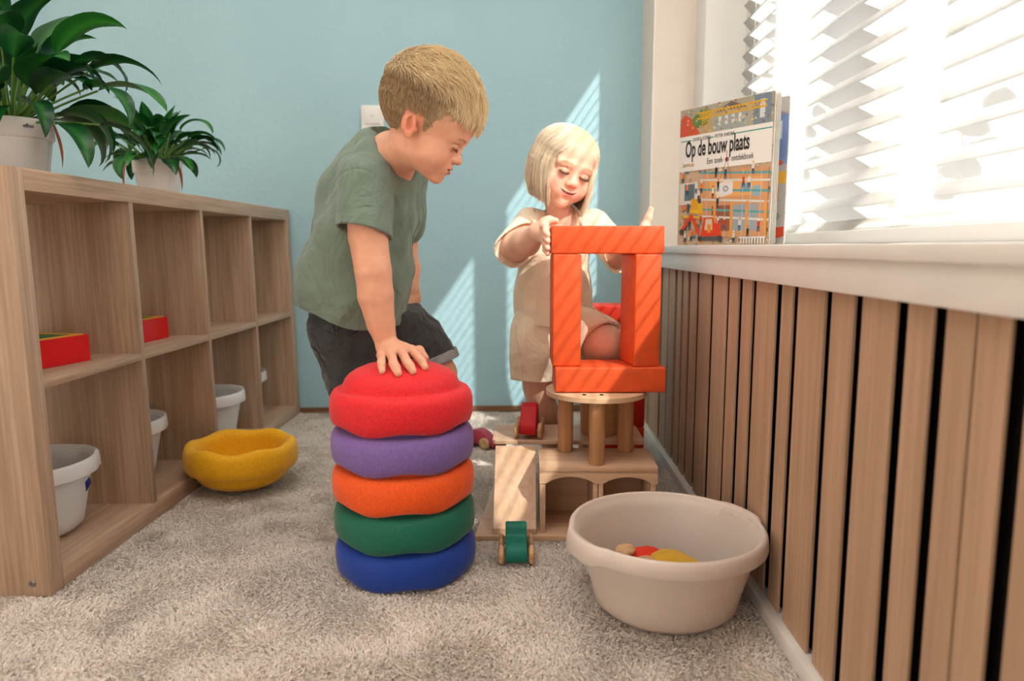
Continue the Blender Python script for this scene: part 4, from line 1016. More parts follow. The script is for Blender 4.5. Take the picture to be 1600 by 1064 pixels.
def face_hairs(name, F, H, s, parent, m, col_brow, col_lash, brow=(.012, .042), seed=1, lash_r=.00045):
    "eyebrow hairs and lashes laid on the skin"
    rr = np.random.default_rng(seed)
    def drop(x, z, y0=-.14, n=70):        # march onto the skin along +y of the head
        y = np.full(len(x), y0)
        for _ in range(n):
            X = np.stack([x, y, z], 1)*s@H.R.T+H.o; y = y+np.clip(F.ev(X, pr_)/s, -.004, .004)*.8
        return y
    pr_ = F.lens(H.o, .13*s)
    def put(nm, P_, C_, Rd): strand_mesh(nm, np.concatenate(P_)*s@H.R.T+H.o, np.concatenate(Rd), np.concatenate(C_), m, parent, 4, .35)
    for sg in (-1, 1):
        P_, C_, Rd = [], [], []
        n = 150; t = rr.random(n); x = sg*(brow[0]+(brow[1]-brow[0])*t); z = .0170+.0042*np.sin(t*2.4)+rr.normal(0, .0013, n)-.002*t; L = .0045
        dx = sg*L*(.85+.1*rr.random(n)); dz = L*(.55-1.0*t)+rr.normal(0, .0006, n)
        ks = []
        for f in (0, .5, 1): xx_ = x+dx*f; zz_ = z+dz*f; ks.append(np.stack([xx_, drop(xx_, zz_)-.0005, zz_], 1))
        P_.append(np.stack(ks, 1)); C_.append(np.tile(col_brow, (n, 1))*rr.uniform(.8, 1.2, (n, 1))); Rd.append(np.full(n, .00022*s)); put('eyebrow', P_, C_, Rd); P_, C_, Rd = [], [], []
        n = 46; t = np.linspace(-1, 1, n); x = sg*(.0267+.0122*t); z = -.0052+.0030*t*t; y = drop(x, z+.0015)
        a0 = np.stack([x, y-.0003, z+.0004], 1); L = .0062*(1-.35*np.abs(t-.2*sg*sg))
        a1 = a0+np.stack([sg*.3*t*L+sg*.15*L, -.55*L, -.55*L], 1); a2 = a0+np.stack([sg*.6*t*L+sg*.3*L, -1.15*L, -.75*L], 1)
        P_.append(np.stack([a0, a1, a2], 1)); C_.append(np.tile(col_lash, (n, 1))); Rd.append(np.full(n, lash_r*.5*s))
        # lash line
        tt = np.linspace(-1, 1, 13); xs = sg*(.0267+.0124*tt); zs_ = -.0050+.0030*tt*tt; ys_ = drop(xs, zs_+.0008)
        ln = np.stack([xs, ys_-.0002, zs_], 1)
        for i in range(0, 12, 2): P_.append(ln[i:i+3][None]); C_.append(np.array([col_lash])); Rd.append(np.array([lash_r*1.5*s]))
        put('eyelashes', P_, C_, Rd)
# ------------------------------------------------------------------ the boy
def dome_pt(u, v, lift):
    for Y in np.arange(1.22, 1.50, .0015):
        q = P(u, v, Y); rr_ = math.hypot(q[0]-SXY[0], q[1]-SXY[1])
        if rr_ < .1105 and q[2] <= SXY[2]+dome_z(rr_)+lift: return q
    return P(u, v, 1.37)
m_skin, nt, b = new_mat('skin')
at = N(nt, 'ShaderNodeAttribute'); at.attribute_name = 'tint'
t = N(nt, 'ShaderNodeTexNoise'); t.inputs['Scale'].default_value = 60; t.inputs['Detail'].default_value = 5; nt.links.new(mapped(nt), t.inputs['Vector'])
mx = N(nt, 'ShaderNodeMix', data_type='RGBA', blend_type='MULTIPLY'); mx.inputs[0].default_value = 1
nt.links.new(at.outputs['Color'], mx.inputs[6]); nt.links.new(ramp(nt, t.outputs['Fac'], [(.3, (.93, .89, .88, 1)), (.7, (1.04, 1.02, 1.02, 1))]), mx.inputs[7]); nt.links.new(mx.outputs[2], b.inputs['Base Color'])
b.inputs['Roughness'].default_value = .48; b.inputs['Specular IOR Level'].default_value = .35
b.inputs['Subsurface Weight'].default_value = .22; b.inputs['Subsurface Scale'].default_value = .010; b.inputs['Subsurface Radius'].default_value = (1, .40, .25)
m_hair = attr_mat('hair', .38, 0, .35); m_lash = attr_mat('brow and lash hair', .6, 0, .2)
def cloth(name, c, weave=900, rough=.85, depth=.0006, var=.06, crease=(1, 1, 1), cs=.9):
    m, nt, b = new_mat(name); v = mapped(nt)
    t = N(nt, 'ShaderNodeTexNoise'); t.inputs['Scale'].default_value = 35; t.inputs['Detail'].default_value = 7; nt.links.new(v, t.inputs['Vector'])
    w1 = N(nt, 'ShaderNodeTexNoise'); w1.inputs['Scale'].default_value = weave; nt.links.new(v, w1.inputs['Vector'])
    nt.links.new(ramp(nt, t.outputs['Fac'], [(.3, tuple(x*(1-var) for x in c[:3])+(1,)), (.7, tuple(min(1, x*(1+var)) for x in c[:3])+(1,))]), b.inputs['Base Color'])
    b.inputs['Roughness'].default_value = rough; b.inputs['Specular IOR Level'].default_value = .15; b.inputs['Sheen Weight'].default_value = .25
    bump(nt, b, w1.outputs['Fac'], .5, depth)
    if crease:
        v2 = mapped(nt, crease); w2 = N(nt, 'ShaderNodeTexNoise'); w2.inputs['Scale'].default_value = 13; w2.inputs['Detail'].default_value = 3; w2.inputs['Distortion'].default_value = 1.2; nt.links.new(v2, w2.inputs['Vector'])
        b2 = N(nt, 'ShaderNodeBump'); b2.inputs['Strength'].default_value = cs; b2.inputs['Distance'].default_value = .022
        nt.links.new(w2.outputs['Fac'], b2.inputs['Height']); b1 = [n for n in nt.nodes if n.type == 'BUMP' and n != b2][0]; nt.links.new(b2.outputs['Normal'], b1.inputs['Normal'])
    return m
def folds(amp, f, d, seed=0, aniso=3.):
    "soft cloth folds running along direction d"
    d = np.array(d, float); d /= np.linalg.norm(d); r = np.random.default_rng(seed); W = []
    for i in range(7):
        k = r.normal(0, 1, 3); k -= d*(k@d)*(1-1/aniso); k /= np.linalg.norm(k); W.append((k*f*r.uniform(.6, 1.7), r.uniform(0, 6.3), r.normal(0, 1, 3)*f*.45, r.uniform(0, 6.3)))
    def fn(X):
        s = 0
        for k, ph, k2, ph2 in W: s = s+np.sin(X@k+ph+1.3*np.sin(X@k2+ph2))
        s = s/3.2
        return amp*(np.abs(s)**.8*np.sign(s))
    return fn
SKB = rgb(236, 180, 150)[:3]

yawB = math.radians(87); pitB = math.radians(29); sB = .90; BG = 1.165
RB = rotm(yawB, pitB, math.radians(-3)); ear = P(640, 192, 1.345)
HB = Frame(ear - RB@(np.array([-.0775, .016, -.002])*sB), RB)
B = Field(); head_field(B, HB, sB, 0, .9, neck=P(614, 250, 1.47), nr=.037, big=BG)
B.cap(P(612, 240, 1.50), P(600, 290, 1.50), .045, .06, .03)
# trunk under the clothes
B.chain([P(592, 300, 1.52), P(574, 380, 1.54), P(560, 480, 1.56), P(556, 510, 1.575)], [.060, .068, .07, .072], .02)
# near arm (his right), pressing on the top stone
shR, elR, wrR = P(573, 292, 1.425), P(583, 424, 1.395), P(603, 534, 1.405)
B.chain([shR, P(575, 370, 1.405), elR, P(587, 462, 1.398), P(595, 505, 1.402), wrR], [.043, .0375, .0350, .0345, .0275, .0215], .004)
mcp = [P(596, 555, 1.382), P(611, 552, 1.372), P(628, 549, 1.372), P(643, 547, 1.378)]
for q in mcp: B.cap(P(605, 541, 1.402), q, .0165, .0100, .010)
B.cap(P(606, 545, 1.400), P(634, 547, 1.398), .012, .0115, .014)
pip = [dome_pt(596, 565, .0135), dome_pt(615, 568, .0145), dome_pt(636, 566, .0140), dome_pt(655, 560, .0125)]
tipB = [dome_pt(597.5, 580, .0045), dome_pt(622, 583, .0048), dome_pt(645, 580, .0048), dome_pt(664, 574, .0045)]
for q0, q1, q2, r in zip(mcp, pip, tipB, (.0074, .0083, .0084, .0080)):
    md = (q1+q2)/2+np.array([0, 0, .0012]); B.chain([q0, q1, md, q2], [r*1.12, r, r*.97, r*.88], .004)
B.chain([P(620, 544, 1.405), P(640, 549, 1.402), P(655, 548, 1.395), P(664, 559, 1.385)], [.0130, .0108, .0092, .0076], .006)
# far arm hanging behind the shirt
B.chain([P(630, 280, 1.61), P(628, 380, 1.665), P(636, 420, 1.66), P(642, 448, 1.65)], [.038, .034, .028, .019], .012)
hb = P(643, 452, 1.648)
for k, (u1, v1, u2, v2, dy) in enumerate(((640, 466, 641, 473, -.012), (645, 466, 646, 478, -.004), (650, 466, 651, 478, .006), (652, 462, 653, 473, .014))):
    B.chain([hb, P(u1, v1, 1.65+dy), P(u2, v2, 1.652+dy)], [.014, .0078, .0058], .007)
# legs
B.chain([P(540, 520, 1.555), P(572, 640, 1.60), (-.292, 1.610, .22), (-.285, 1.640, .05)], [.062, .046, .041, .026], .02)
B.chain([P(600, 495, 1.62), P(655, 540, 1.635), P(683, 585, 1.645), (-.205, 1.660, .22), (-.235, 1.690, .05)], [.06, .052, .042, .040, .026], .02)
for x, y in ((-.285, 1.64), (-.235, 1.69)):
    B.chain([(x-.015, y+.005, .030), (x+.03, y-.012, .030), (x+.085, y-.028, .018)], [.024, .024, .016], .012)
V, F_ = polygonise(B, .0019); V = relax(V, F_, 1, .35)
HAIR_LINE = lambda y: np.interp(y, [-.2, -.076, -.036, -.020, -.010, -.004, .034, .046, .06, .2], [.068, .064, .036, .012, .000, .026, .028, -.022, -.034, -.038])
c, q = head_tint(V, HB, sB, SKB, None, 1.0); c = lip_tint(c, q, rgb(206, 104, 96)[:3], 0, .75)
inh = np.linalg.norm(q-np.array([0, 0, .04]), axis=1) < .15
isear = (np.abs(q[:, 0]) > .072)*(q[:, 2] < .028)*(q[:, 1] > .0)*(q[:, 1] < .042)
wh = sstep(q[:, 2]-HAIR_LINE(q[:, 1]), -.002, .010)*inh*(1-isear)
hc = np.array(rgb(140, 112, 80)[:3]); c = c*(1-.8*wh[:, None])+hc*.8*wh[:, None]
nailz = np.zeros(len(V))
for q1, q2 in zip(pip, tipB):
    dn = (q2-q1)/np.linalg.norm(q2-q1); cen = q2+np.array([0, -.0010, .0045]); nailz = np.maximum(nailz, np.exp(-(np.linalg.norm(V-cen, axis=1)/.0042)**4))
    kn = np.exp(-(np.linalg.norm(V-q1-np.array([0, 0, .006]), axis=1)/.006)**2)*.25; c = c*(1-kn[:, None])+np.array(SKB)*np.array([1, .68, .62])*kn[:, None]
c = c*(1-.45*nailz[:, None])+np.array(rgb(250, 206, 190)[:3])*.45*nailz[:, None]
boy = np_mesh('person', V, F_, m_skin, None, c)
tag(boy, 'blond boy in a green t-shirt leaning with one hand on the red top stone', 'person')
face_hairs('brows_and_lashes', B, HB, sB, boy, m_lash, np.array(rgb(196, 156, 112)[:3]), np.array(rgb(90, 60, 42)[:3]), seed=2, lash_r=.0006)

def R_ell(dirs, c0, c, r):      # distance from c0 along dirs to an ellipsoid
    o = (c0-c)/r; d = dirs/r; a = (d*d).sum(1); b_ = d@o; cc = o@o-1; disc = np.maximum(b_*b_-a*cc, 0)
    return (-b_+np.sqrt(disc))/a
C0 = np.array([0, .012, .030])
gB = BG-1
def R_head(d): return np.maximum(R_ell(d, C0, np.array([0, .014+.02*gB, .036+.13*gB]), np.array([.0710+.09*gB, .0865+.13*gB, .0695+.16*gB])), R_ell(d, C0, np.array([0, -.026-.01*gB, .034+.10*gB]), np.array([.0625+.06*gB, .0575+.06*gB, .0585+.14*gB])))
def grow_boy(n, seed):
    r = np.random.default_rng(seed); d = r.normal(0, 1, (n*3, 3)); d /= np.linalg.norm(d, axis=1, keepdims=True); p = C0+d*R_head(d)[:, None]
    ok = (p[:, 2] > HAIR_LINE(p[:, 1])+r.normal(0, .0018, len(p))) & ~((np.abs(p[:, 0]) > .072) & (p[:, 2] < .024) & (p[:, 1] < .036) & (p[:, 1] > .002)); p = p[ok][:n]; n = len(p)
    top = sstep(p[:, 2]+.10*np.minimum(0, -p[:, 1])*0, .066, .100)*(1-.4*sstep(p[:, 1], .06, .10)); front = sstep(-p[:, 1], .02, .06)*sstep(p[:, 2], .056, .080)
    L = .0105+.034*np.maximum(top, front)*(.75+.5*r.random(n)); K = 8
    clump = np.floor((p+.004*np.sin(p[:, [1, 2, 0]]*160))*np.array([130, 45, 80])).astype(int); hsh = np.sin(clump@np.array([12.9, 78.2, 37.7]))*43758.5; hsh -= np.floor(hsh); hs2 = np.modf(np.abs(hsh*57.3))[0]
    lift = (.0026+.0110*np.maximum(top, front*.9))*(.35+.85*hsh+.3*r.random(n))
    fw = np.stack([-.28+.75*(hsh-.5), -1+0*hsh, -.15+.4*(hs2-.5)], 1)                            # swept forward
    dn = np.stack([.1*(r.random(n)-.5), -.42+.3*(r.random(n)-.5), -1+0*hsh], 1)
    mixt = np.maximum(top, front)[:, None]; D = fw*mixt+dn*(1-mixt)+r.normal(0, .20, (n, 3))
    pts = [p*1.0]; cur = p.copy()
    for i in range(1, K):
        nn = cur-C0; nn /= np.linalg.norm(nn, axis=1, keepdims=True); tg = D-nn*(D*nn).sum(1)[:, None]; tg /= np.linalg.norm(tg, axis=1, keepdims=True)+1e-9
        cur = cur+tg*(L/(K-1))[:, None]; nn = cur-C0; nn /= np.linalg.norm(nn, axis=1, keepdims=True)
        f = i/(K-1); off = .0006+lift*math.sin(min(1, f*1.25)*PI/2)*(1-.25*f); cur = C0+nn*(R_head(nn)+off)[:, None]; pts.append(cur)
        D = D+np.array([0, 0, -.10])*front[:, None]
    A = np.stack(pts, 1); 
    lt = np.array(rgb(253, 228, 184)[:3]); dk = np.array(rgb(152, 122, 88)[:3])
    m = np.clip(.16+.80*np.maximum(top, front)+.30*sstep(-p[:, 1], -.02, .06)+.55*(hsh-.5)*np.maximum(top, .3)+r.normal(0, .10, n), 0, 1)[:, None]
    return A*sB@HB.R.T+HB.o, dk*(1-m)+lt*m
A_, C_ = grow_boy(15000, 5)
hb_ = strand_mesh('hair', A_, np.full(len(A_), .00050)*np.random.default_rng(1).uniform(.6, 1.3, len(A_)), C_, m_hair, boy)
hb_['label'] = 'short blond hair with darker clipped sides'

# t-shirt
M_tee = cloth('sage green jersey', rgb(118, 138, 126), crease=(1, .8, .6))
T = Field()
T.chain([P(603, 262, 1.515), P(582, 322, 1.525), P(567, 395, 1.545), P(556, 450, 1.555), P(550, 530, 1.565)], [.070, .096, .103, .108, .113], .03)
T.cap(P(572, 282, 1.435), P(628, 262, 1.60), .056, .050, .03)
T.cap(P(585, 232, 1.52), P(560, 330, 1.53), .040, .075, .04)
T.cap(P(482, 465, 1.55), P(500, 420, 1.55), .022, .04, .04)
T.cap(P(632, 275, 1.61), P(628, 350, 1.65), .050, .046, .02)
fo = folds(.0058, 34, (P(600, 300, 1.5)-P(540, 500, 1.5))*.6+np.array([.1, 0, .05]), 3, 2.2); fo2 = folds(.0034, 80, (.6, 0, -.5), 5)
aB = P(565, 460, 1.55)-P(590, 320, 1.52); aB /= np.linalg.norm(aB)
hemc = P(556, 503, 1.50); hemn = aB*1.0
sln = P(565, 400, 1.395)-P(573, 290, 1.425); sln = sln/np.linalg.norm(sln)+np.array([-.13, -.05, 0])
fsl = folds(.0022, 55, (.3, 0, -1), 8, 2.0)
slv = sleeve(T, P(573, 290, 1.425), P(565, 400, 1.395), .0535, .0555, P(564, 361, 1.40), sln, .0465, fsl)
shc = P(566, 318, 1.42)
nkc = P(617, 247, 1.475); nkn = P(655, 215, 1.40)-P(612, 262, 1.50); nkn = np.array([.62, -.10, .78]); nkn /= np.linalg.norm(nkn)
def tee_post(X, d):
    d = d+fo(X)*sstep(np.linalg.norm(X-nkc, axis=1), .06, .12)+fo2(X)
    d = smin(d, slv(X), .012); rr2_ = np.hypot(X[:, 0]-shc[0], X[:, 2]-shc[2]); d = d+.0020*np.exp(-((rr2_-.061)/.0016)**2)*(X[:, 1] < 1.49)*(X[:, 2] > shc[2]-.02)
    d = np.maximum(d, (X-hemc)@hemn+.004*np.sin(X[:, 0]*40)+.010*sstep(X[:, 0], -.30, -.22)*8*np.clip(X[:, 0]+.30, 0, .2))      # shirt hem
    # neck opening
    v = X-nkc; hgt = v@nkn; rad = np.linalg.norm(v-hgt[:, None]*nkn, axis=1)
    d = np.maximum(d, np.minimum(hgt-.010, 1e9)*(1) if 0 else np.where(rad < .085, hgt-.004-.25*np.clip(rad-.05, 0, 1), -1))
    d = np.maximum(d, -np.maximum(rad-.0475, -(hgt+.02)))
    # collar rib and seams
    return d-.0022*np.exp(-((rad-.054)/.004)**2)*(np.abs(hgt) < .03)-.0010*np.exp(-(((X-hemc)@hemn+.016)/.0013)**2)
T.post = tee_post
V, F_ = polygonise(T, .0024); V = relax(V, F_, 1, .4)
o = np_mesh('t_shirt', V, F_, M_tee, boy); o['label'] = 'sage green short-sleeved t-shirt'
# chest pocket on the far side edge and shoulder seam
def ribbon(name, pts, r, m, parent, n=6):
    bm = bmesh.new(); tube(bm, pts, r, n); return finish(name, bm, m, parent)
def on_field(F, pts, lift=.0005, d=(0, 1, 0), start=.12):
    X = np.array(pts, float); d = np.array(d, float); d /= np.linalg.norm(d); X = X-d*start; pr = F.pr
    for _ in range(60): X = X+d*np.clip(F.ev(X, pr)-lift, -.01, .01)[:, None]*.8
    return X
M_seam = mat('dark seam thread', rgb(84, 104, 92), .9)  # darker green thread along the pocket edge
pkp = on_field(T, [P(u, v_, 1.53) for u, v_ in ((655, 344), (650, 352), (647, 364), (648, 376), (652, 384))], 0, (-1, .25, 0))
ribbon('pocket_edge', pkp, .0012, M_seam, o)

# denim shorts
M_denim = cloth('washed black denim', rgb(66, 70, 72), 700, .8, .0010, .14)
S = Field()
S.chain([P(556, 498, 1.565), P(545, 520, 1.56), P(560, 585, 1.575), P(573, 650, 1.60)], [.088, .079, .066, .060], .02)
S.cap(P(548, 505, 1.57), P(608, 492, 1.60), .080, .076, .03)
S.chain([P(606, 492, 1.615), P(648, 530, 1.632), P(674, 562, 1.64), P(690, 600, 1.645)], [.070, .060, .052, .052], .02)
fs1 = folds(.0048, 60, (.8, 0, .5), 11, 2.0); fs2 = folds(.0012, 150, (.8, 0, .5), 12, 2.0)
wc = P(552, 488, 1.56); kc = P(684, 566, 1.64); kn_ = np.array([.36, 0, -.93]); kn_ /= np.linalg.norm(kn_)
def sh_post(X, d):
    far = X[:, 0] > P(640, 560, 1.64)[0]
    d = d+fs1(X)+fs2(X); d = np.maximum(d, np.where(far, (X-kc)@kn_+.012, -1)); d = np.maximum(d, -(X-wc)@aB-.03)
    d = np.maximum(d, .30-X[:, 2])
    b_ = far & (np.linalg.norm(X-P(694, 580, 1.643), axis=1) < .043); d = np.where(b_ & ((X-kc)@kn_ > -.01), d, d)
    return d
S.post = sh_post
V, F_ = polygonise(S, .0026); V = relax(V, F_, 1, .4); so = np_mesh('shorts', V, F_, M_denim, boy); so['label'] = 'dark grey denim shorts'
M_cuff = cloth('pale grey denim turn-up', rgb(150, 152, 154), 700, .85, .001)
Q = Field(); Q.cap(P(668, 544, 1.64), P(694, 606, 1.645), .0625, .0610, .01); fq = folds(.0008, 120, (0, 0, 1), 3)
Q.post = lambda X, d: np.maximum(np.maximum(d+fq(X), (X-kc)@kn_-.003), -((X-kc)@kn_+.019))
V, F_ = polygonise(Q, .0022); np_mesh('turn_up', V, F_, M_cuff, so)
M_st = mat('dark stitching', rgb(34, 36, 38), .9)
for uv in ([(512, 515), (530, 522), (550, 522), (568, 512)], [(526, 506), (528, 520)], [(532, 506), (534, 520)], [(484, 520), (492, 545), (505, 575)], [(486, 521), (496, 527), (500, 545)], [(478, 500), (500, 509), (530, 514), (562, 511)]):
    ribbon('stitching', on_field(S, [P(u, v_, 1.5) for u, v_ in uv], .0000), .0011, M_st, so)

# ------------------------------------------------------------------ the girl
sG = .95; RG = rotm(math.radians(19), math.radians(16), math.radians(16)); nose = P(896.5, 289, 1.668)
HG = Frame(nose - RG@(np.array([0, -.0975, -.0240])*sG), RG); SKG = rgb(246, 200, 176)[:3]
G = Field(); head_field(G, HG, sG, 1.3, .6, neck=P(880, 352, 1.79), nr=.030)
for x in (-1, 1): G.ell(HG.p(x*.0655*sG, .012*sG, -.022*sG), np.array([.0125, .040, .048])*sG, HG.R, .004)      # hair mass over the ears
G.cap(P(880, 345, 1.80), P(874, 365, 1.81), .034, .05, .02)
G.chain([P(872, 375, 1.82), P(866, 440, 1.83), P(858, 505, 1.84)], [.062, .068, .072], .02)
eR, wR_ = P(806, 385, 1.735), P(842, 362, 1.625)
G.chain([P(830, 356, 1.80), eR, P(822, 378, 1.69), wR_], [.036, .0335, .0315, .0205], .014)
# her right hand clasps the left end of the top beam: thumb over the top, fingers down the end
bx = .0560; kn0 = [P(850, 353, 1.600), P(851, 360, 1.597), P(850, 367, 1.597), P(849, 373, 1.600)]
for k_ in kn0: G.cap(wR_, k_, .0175, .0098, .010)
fz = [.660, .650, .640, .632]; fy = [1.556, 1.556, 1.560, 1.566]
for i, k_ in enumerate(kn0):
    m1 = np.array([bx-.0105, (k_[1]+fy[i])/2-.004, k_[2]-.006-.003*i]); t1 = np.array([bx-.0072, fy[i], m1[2]-.014-.003*(i > 1)])
    G.chain([k_, m1, (m1+t1)/2+np.array([-.002, 0, 0]), t1], [.0088, .0076, .0070, .0060], .004)
G.chain([P(843, 358, 1.615), P(850, 347, 1.61), P(858, 343.5, 1.605), P(869, 345, 1.600)], [.012, .0095, .0082, .0066], .007)
# her left arm and hand behind the right end of the beam
eL, wL = P(966, 396, 1.80), P(990, 376, 1.722)
G.chain([P(926, 358, 1.84), eL, wL], [.036, .033, .021], .014)
for k, (u, v_) in enumerate(((1006, 358), (1009, 366), (1010, 374), (1007, 381))):
    k0 = P(u, v_, 1.694); G.cap(wL, k0, .016, .0095, .010); G.chain([k0, k0+np.array([.018, -.006, -.002]), k0+np.array([.030, -.014, -.002])], [.0085, .0075, .006], .004)
G.chain([P(998, 368, 1.705), P(1008, 352, 1.70), P(1013, 340, 1.70), P(1017, 327, 1.70)], [.012, .0092, .0082, .0068], .007)
# legs
G.chain([P(836, 530, 1.84), P(843, 602, 1.87), P(846, 640, 1.90), (.082, 1.945, .06)], [.055, .040, .0385, .024], .02)
kG = P(943, 536, 1.715); G.chain([P(885, 518, 1.83), kG, (.195, 1.862, .275), (.170, 1.950, .055)], [.058, .0440, .036, .024], .016)
for x, y in ((.082, 1.945), (.170, 1.945)): G.chain([(x, y+.008, .028), (x, y-.030, .026), (x+.002, y-.072, .016)], [.022, .021, .0135], .01)
V, F_ = polygonise(G, .0019); V = relax(V, F_, 1, .35)
c, q = head_tint(V, HG, sG, SKG, None, 1.15); c = lip_tint(c, q, rgb(214, 106, 104)[:3], 1.2, .55)
teeth = (np.abs(q[:, 0]) < .010) & (np.abs(q[:, 2]+.0462-.0040*(q[:, 0]/.02)**2) < .0014) & (q[:, 1] < -.076) & (q[:, 1] > -.0875); c[teeth] = (.75, .68, .62)
inh = np.linalg.norm(q-np.array([0, 0, .02]), axis=1) < .13; side = (np.abs(q[:, 0]) > .0545)*(q[:, 1] > -.034)*(q[:, 2] > -.080)*inh; wh = sstep(q[:, 2]-np.interp(q[:, 1], [-.2, -.075, -.04, 0, .06, .2], [.070, .066, .04, .0, -.03, -.03]), 0, .012)*inh; wh = np.maximum(wh, side*1.0)
c = c*(1-.85*wh[:, None])+np.array(rgb(222, 196, 156)[:3])*.85*wh[:, None]
girl = np_mesh('person', V, F_, m_skin, None, c)
tag(girl, 'blonde girl in a cream shirt and shorts holding the top orange beam', 'person')
face_hairs('brows_and_lashes', G, HG, sG, girl, m_lash, np.array(rgb(222, 188, 150)[:3]), np.array(rgb(92, 66, 50)[:3]), seed=4, lash_r=.00085)
# bob hair falling from a parting
def grow_girl(n, seed):
    r = np.random.default_rng(seed); K = 16
    phi = np.where(r.random(n) < .42, -1, 1)*r.uniform(0, 1, n)*math.radians(139); sgn = np.sign(phi)                       # 0 = back of the head, towards the face at the ends
    lay = r.random(n)**.7
    af = np.abs(phi)/math.radians(139)
    root = np.stack([.012-.004+.0*phi, .062-.112*af**1.25+r.normal(0, .002, n), .0*phi], 1)
    Cc = np.array([0, .012, .034]); rad = np.array([.0785, .0900, .0690])
    rx = root[:, 0]-Cc[0]+sgn*.002+r.normal(0, .0012, n); ry = root[:, 1]-Cc[1]; rz = rad[2]*np.sqrt(np.clip(1-(rx/rad[0])**2-(ry/rad[1])**2, .02, 1))
    s0_ = np.stack([rx, ry, rz], 1)/rad; s0_ /= np.linalg.norm(s0_, axis=1, keepdims=True)
    ax_ = np.sin(phi); ay_ = np.cos(phi); e0 = np.stack([ax_, ay_, -.15+0*phi], 1); e0 /= np.linalg.norm(e0, axis=1, keepdims=True)
    om = np.arccos(np.clip((s0_*e0).sum(1), -1, 1)); gdn = HG.R.T@np.array([0, 0, -1.]); gdn = gdn*.75+np.array([0, 0, -1.])*.35; gdn /= np.linalg.norm(gdn)
    thick = .80+.30*lay; cl = .5+.5*np.sin(phi*37+2*np.sin(phi*11))*np.sin(phi*83+1)
    endz = -.074-.010*cl-.012*r.random(n)+.006*np.cos(phi)
    pts = []
    for i in range(K):
        f = i/(K-1)
        if f < .5:
            t = f/.5; w0 = np.sin((1-t)*om)/np.sin(om); w1 = np.sin(t*om)/np.sin(om); sv = s0_*w0[:, None]+e0*w1[:, None]
            lf = 1+(.20*(thick-.9)+.02*(cl-.5))*min(1, t*2.5); p = Cc+sv*rad*lf[:, None]; last = p
        else:
            t = (f-.5)/.5; L = np.maximum(.02, last[:, 2]-endz)
            if i == K//2: cur = last.copy()
            tb = sstep(np.array([t]), 0, .7)[0]; out = np.stack([ax_, ay_, 0*ax_], 1)*(.16*(1-t)-.42*t*t)
            dr_ = np.array([0, 0, -1.])*(1-tb)+gdn*tb+out+np.stack([np.sin(t*6+cl*9), np.cos(t*5+cl*7), 0*cl], 1)*.05
            cur = cur+dr_*(L/(K/2))[:, None]; p = cur
        pts.append(p)
    A = np.stack(pts, 1)+r.normal(0, .0006, (n, 1, 3))
    fly = r.random(n) < .012; A[fly, 8:] += r.normal(0, .008, (fly.sum(), 1, 3))*np.linspace(0, 1, K-8)[None, :, None]
    lt = np.array(rgb(252, 236, 212)[:3]); dk = np.array(rgb(206, 174, 134)[:3]); m = np.clip(.45+.5*lay*.6+.5*(cl-.5)+r.normal(0, .12, n), 0, 1)[:, None]
    return A*sG@HG.R.T+HG.o, dk*(1-m)+lt*m
A_, C_ = grow_girl(15000, 8)
hg = strand_mesh('hair', A_, np.full(len(A_), .00050), C_, m_hair, girl); hg['label'] = 'straight pale blonde bob'

M_cream = cloth('cream ribbed cotton', rgb(250, 232, 206), 600, .9, .0008, .03, cs=.35)
T2 = Field()
T2.chain([P(876, 350, 1.815), P(870, 395, 1.825), P(866, 450, 1.835), P(862, 540, 1.84)], [.050, .080, .092, .100], .03)
T2.cap(P(834, 356, 1.805), P(924, 358, 1.845), .045, .044, .02)
f1 = folds(.0065, 40, (.1, 0, 1), 21, 2.5); f2 = folds(.0018, 100, (.2, 0, 1), 22)
cR = P(810, 385, 1.732); nR = np.array([.38, -.88, -.05]); nR /= np.linalg.norm(nR); cL = P(968, 398, 1.79); nL = np.array([.5, -.7, .1]); nL /= np.linalg.norm(nL)
nkG = P(882, 341, 1.785); nkGn = np.array([.06, -.42, .90]); nkGn /= np.linalg.norm(nkGn); hz = P(830, 508, 1.80)[2]
fsg = folds(.0024, 60, (.6, 0, -.6), 24, 2.2)
slR = sleeve(T2, P(831, 354, 1.80), P(802, 390, 1.720), .046, .0465, cR, nR, .0400, fsg); slL = sleeve(T2, P(926, 356, 1.84), P(974, 404, 1.775), .044, .042, cL, nL, .038, fsg)
def t2_post(X, d):
    d = d+f1(X)+f2(X)+.0006*np.sin(X[:, 0]*900)*0
    d = smin(smin(d, slR(X), .012), slL(X), .012)
    d = np.maximum(d, hz-X[:, 2]+.003*np.sin(X[:, 0]*50))
    v = X-nkG; h = v@nkGn; ra = np.linalg.norm(v-h[:, None]*nkGn, axis=1); d = np.maximum(d, np.where(ra < .075, h-.012, -1)); d = np.maximum(d, -np.maximum(ra-.043, -(h+.02)))
    return d-.0015*np.exp(-((ra-.049)/.003)**2)*(np.abs(h) < .03)-.0010*np.exp(-((X[:, 2]-hz-.010)/.0012)**2)
T2.post = t2_post
V, F_ = polygonise(T2, .0024); V = relax(V, F_, 1, .4); o = np_mesh('shirt', V, F_, M_cream, girl); o['label'] = 'cream short-sleeved shirt with a placket'
bm = bmesh.new(); pl_ = on_field(T2, [P(u, v_, 1.74) for u, v_ in ((909, 338), (912, 350), (915, 362), (918, 380))], .0008)
ribbon('placket', pl_, .0042, M_cream, o); 
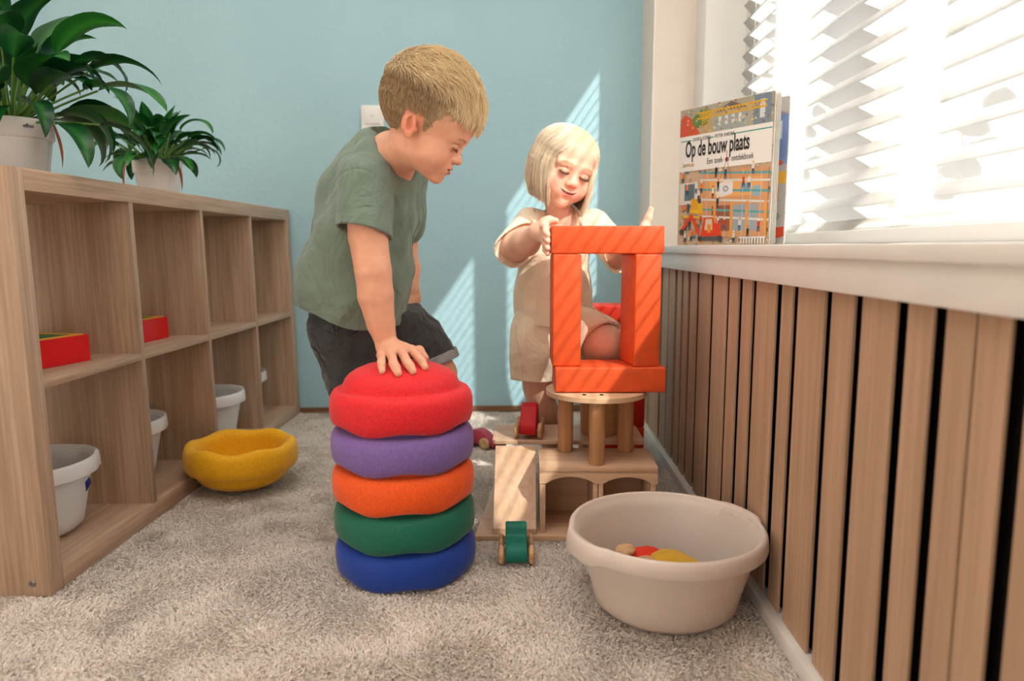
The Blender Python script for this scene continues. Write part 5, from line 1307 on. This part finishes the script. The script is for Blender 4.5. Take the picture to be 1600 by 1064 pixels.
for p_ in pl_[:3]:
    bm = bmesh.new(); lathe(bm, [(0, .001), (.0022, .001), (.0026, 0), (.0026, -.001)], 14); bmesh.ops.rotate(bm, verts=bm.verts, matrix=Matrix.Rotation(PI/2, 3, 'X')); bmesh.ops.translate(bm, verts=bm.verts, vec=Vector(p_)+Vector((0, -.0045, 0))); finish('button', bm, mat('shell button', rgb(214, 196, 168), .3), o)
S2 = Field()
S2.chain([P(858, 500, 1.84), P(850, 540, 1.84)], [.088, .088], .02)
S2.cap(P(838, 530, 1.84), P(833, 610, 1.85), .066, .062, .02)
S2.chain([P(880, 512, 1.835), kG-np.array([.018, -.02, -.012]), kG+np.array([.03, -.03, -.03])], [.072, .0585, .056], .02)
g1 = folds(.0045, 50, (.2, 0, 1), 31, 2.2); kd = kG-P(885, 512, 1.84); kd /= np.linalg.norm(kd); kdc = kG-kd*.012+np.array([0, 0, .0]); kdn = kd+np.array([.0, 0, -.45]); kdn /= np.linalg.norm(kdn); z2 = P(835, 596, 1.80)[2]
S2.post = lambda X, d: np.maximum(np.maximum(np.maximum(d+g1(X), np.where(X[:, 0] > P(880, 500, 1.8)[0], (X-kdc)@kdn, -1)), np.where(X[:, 0] < P(880, 500, 1.8)[0]+.02, z2-X[:, 2], -1)), -(np.where(np.linalg.norm(X-kG, axis=1) < .07, np.maximum(np.linalg.norm(np.cross(X-kG, kd), axis=1)-.0500, -((X-kdc)@kdn+.015)), 1)))
V, F_ = polygonise(S2, .0026); V = relax(V, F_, 1, .4); so = np_mesh('shorts', V, F_, M_cream, girl); so['label'] = 'cream shorts with a frilled side trim'
# frilled trim along the side of both legs
for uvs in ([(806, 512), (808, 535), (812, 560), (816, 590)], [(922, 480), (935, 486), (950, 500), (962, 513)]):
    base_ = on_field(S2, [P(u, v_, 1.76) for u, v_ in uvs], 0); bb = []
    for i in range(len(base_)-1):
        for t in np.linspace(0, 1, 9)[:-1]: bb.append(base_[i]*(1-t)+base_[i+1]*t)
    bb = on_field(S2, bb, .0006, start=.02); bb = [p_+np.array([.0022*math.sin(i*2.1), -.0018*abs(math.cos(i*1.6)), .0012*math.cos(i*2.1)]) for i, p_ in enumerate(bb)]
    ribbon('frill', bb, .0021, M_cream, so)
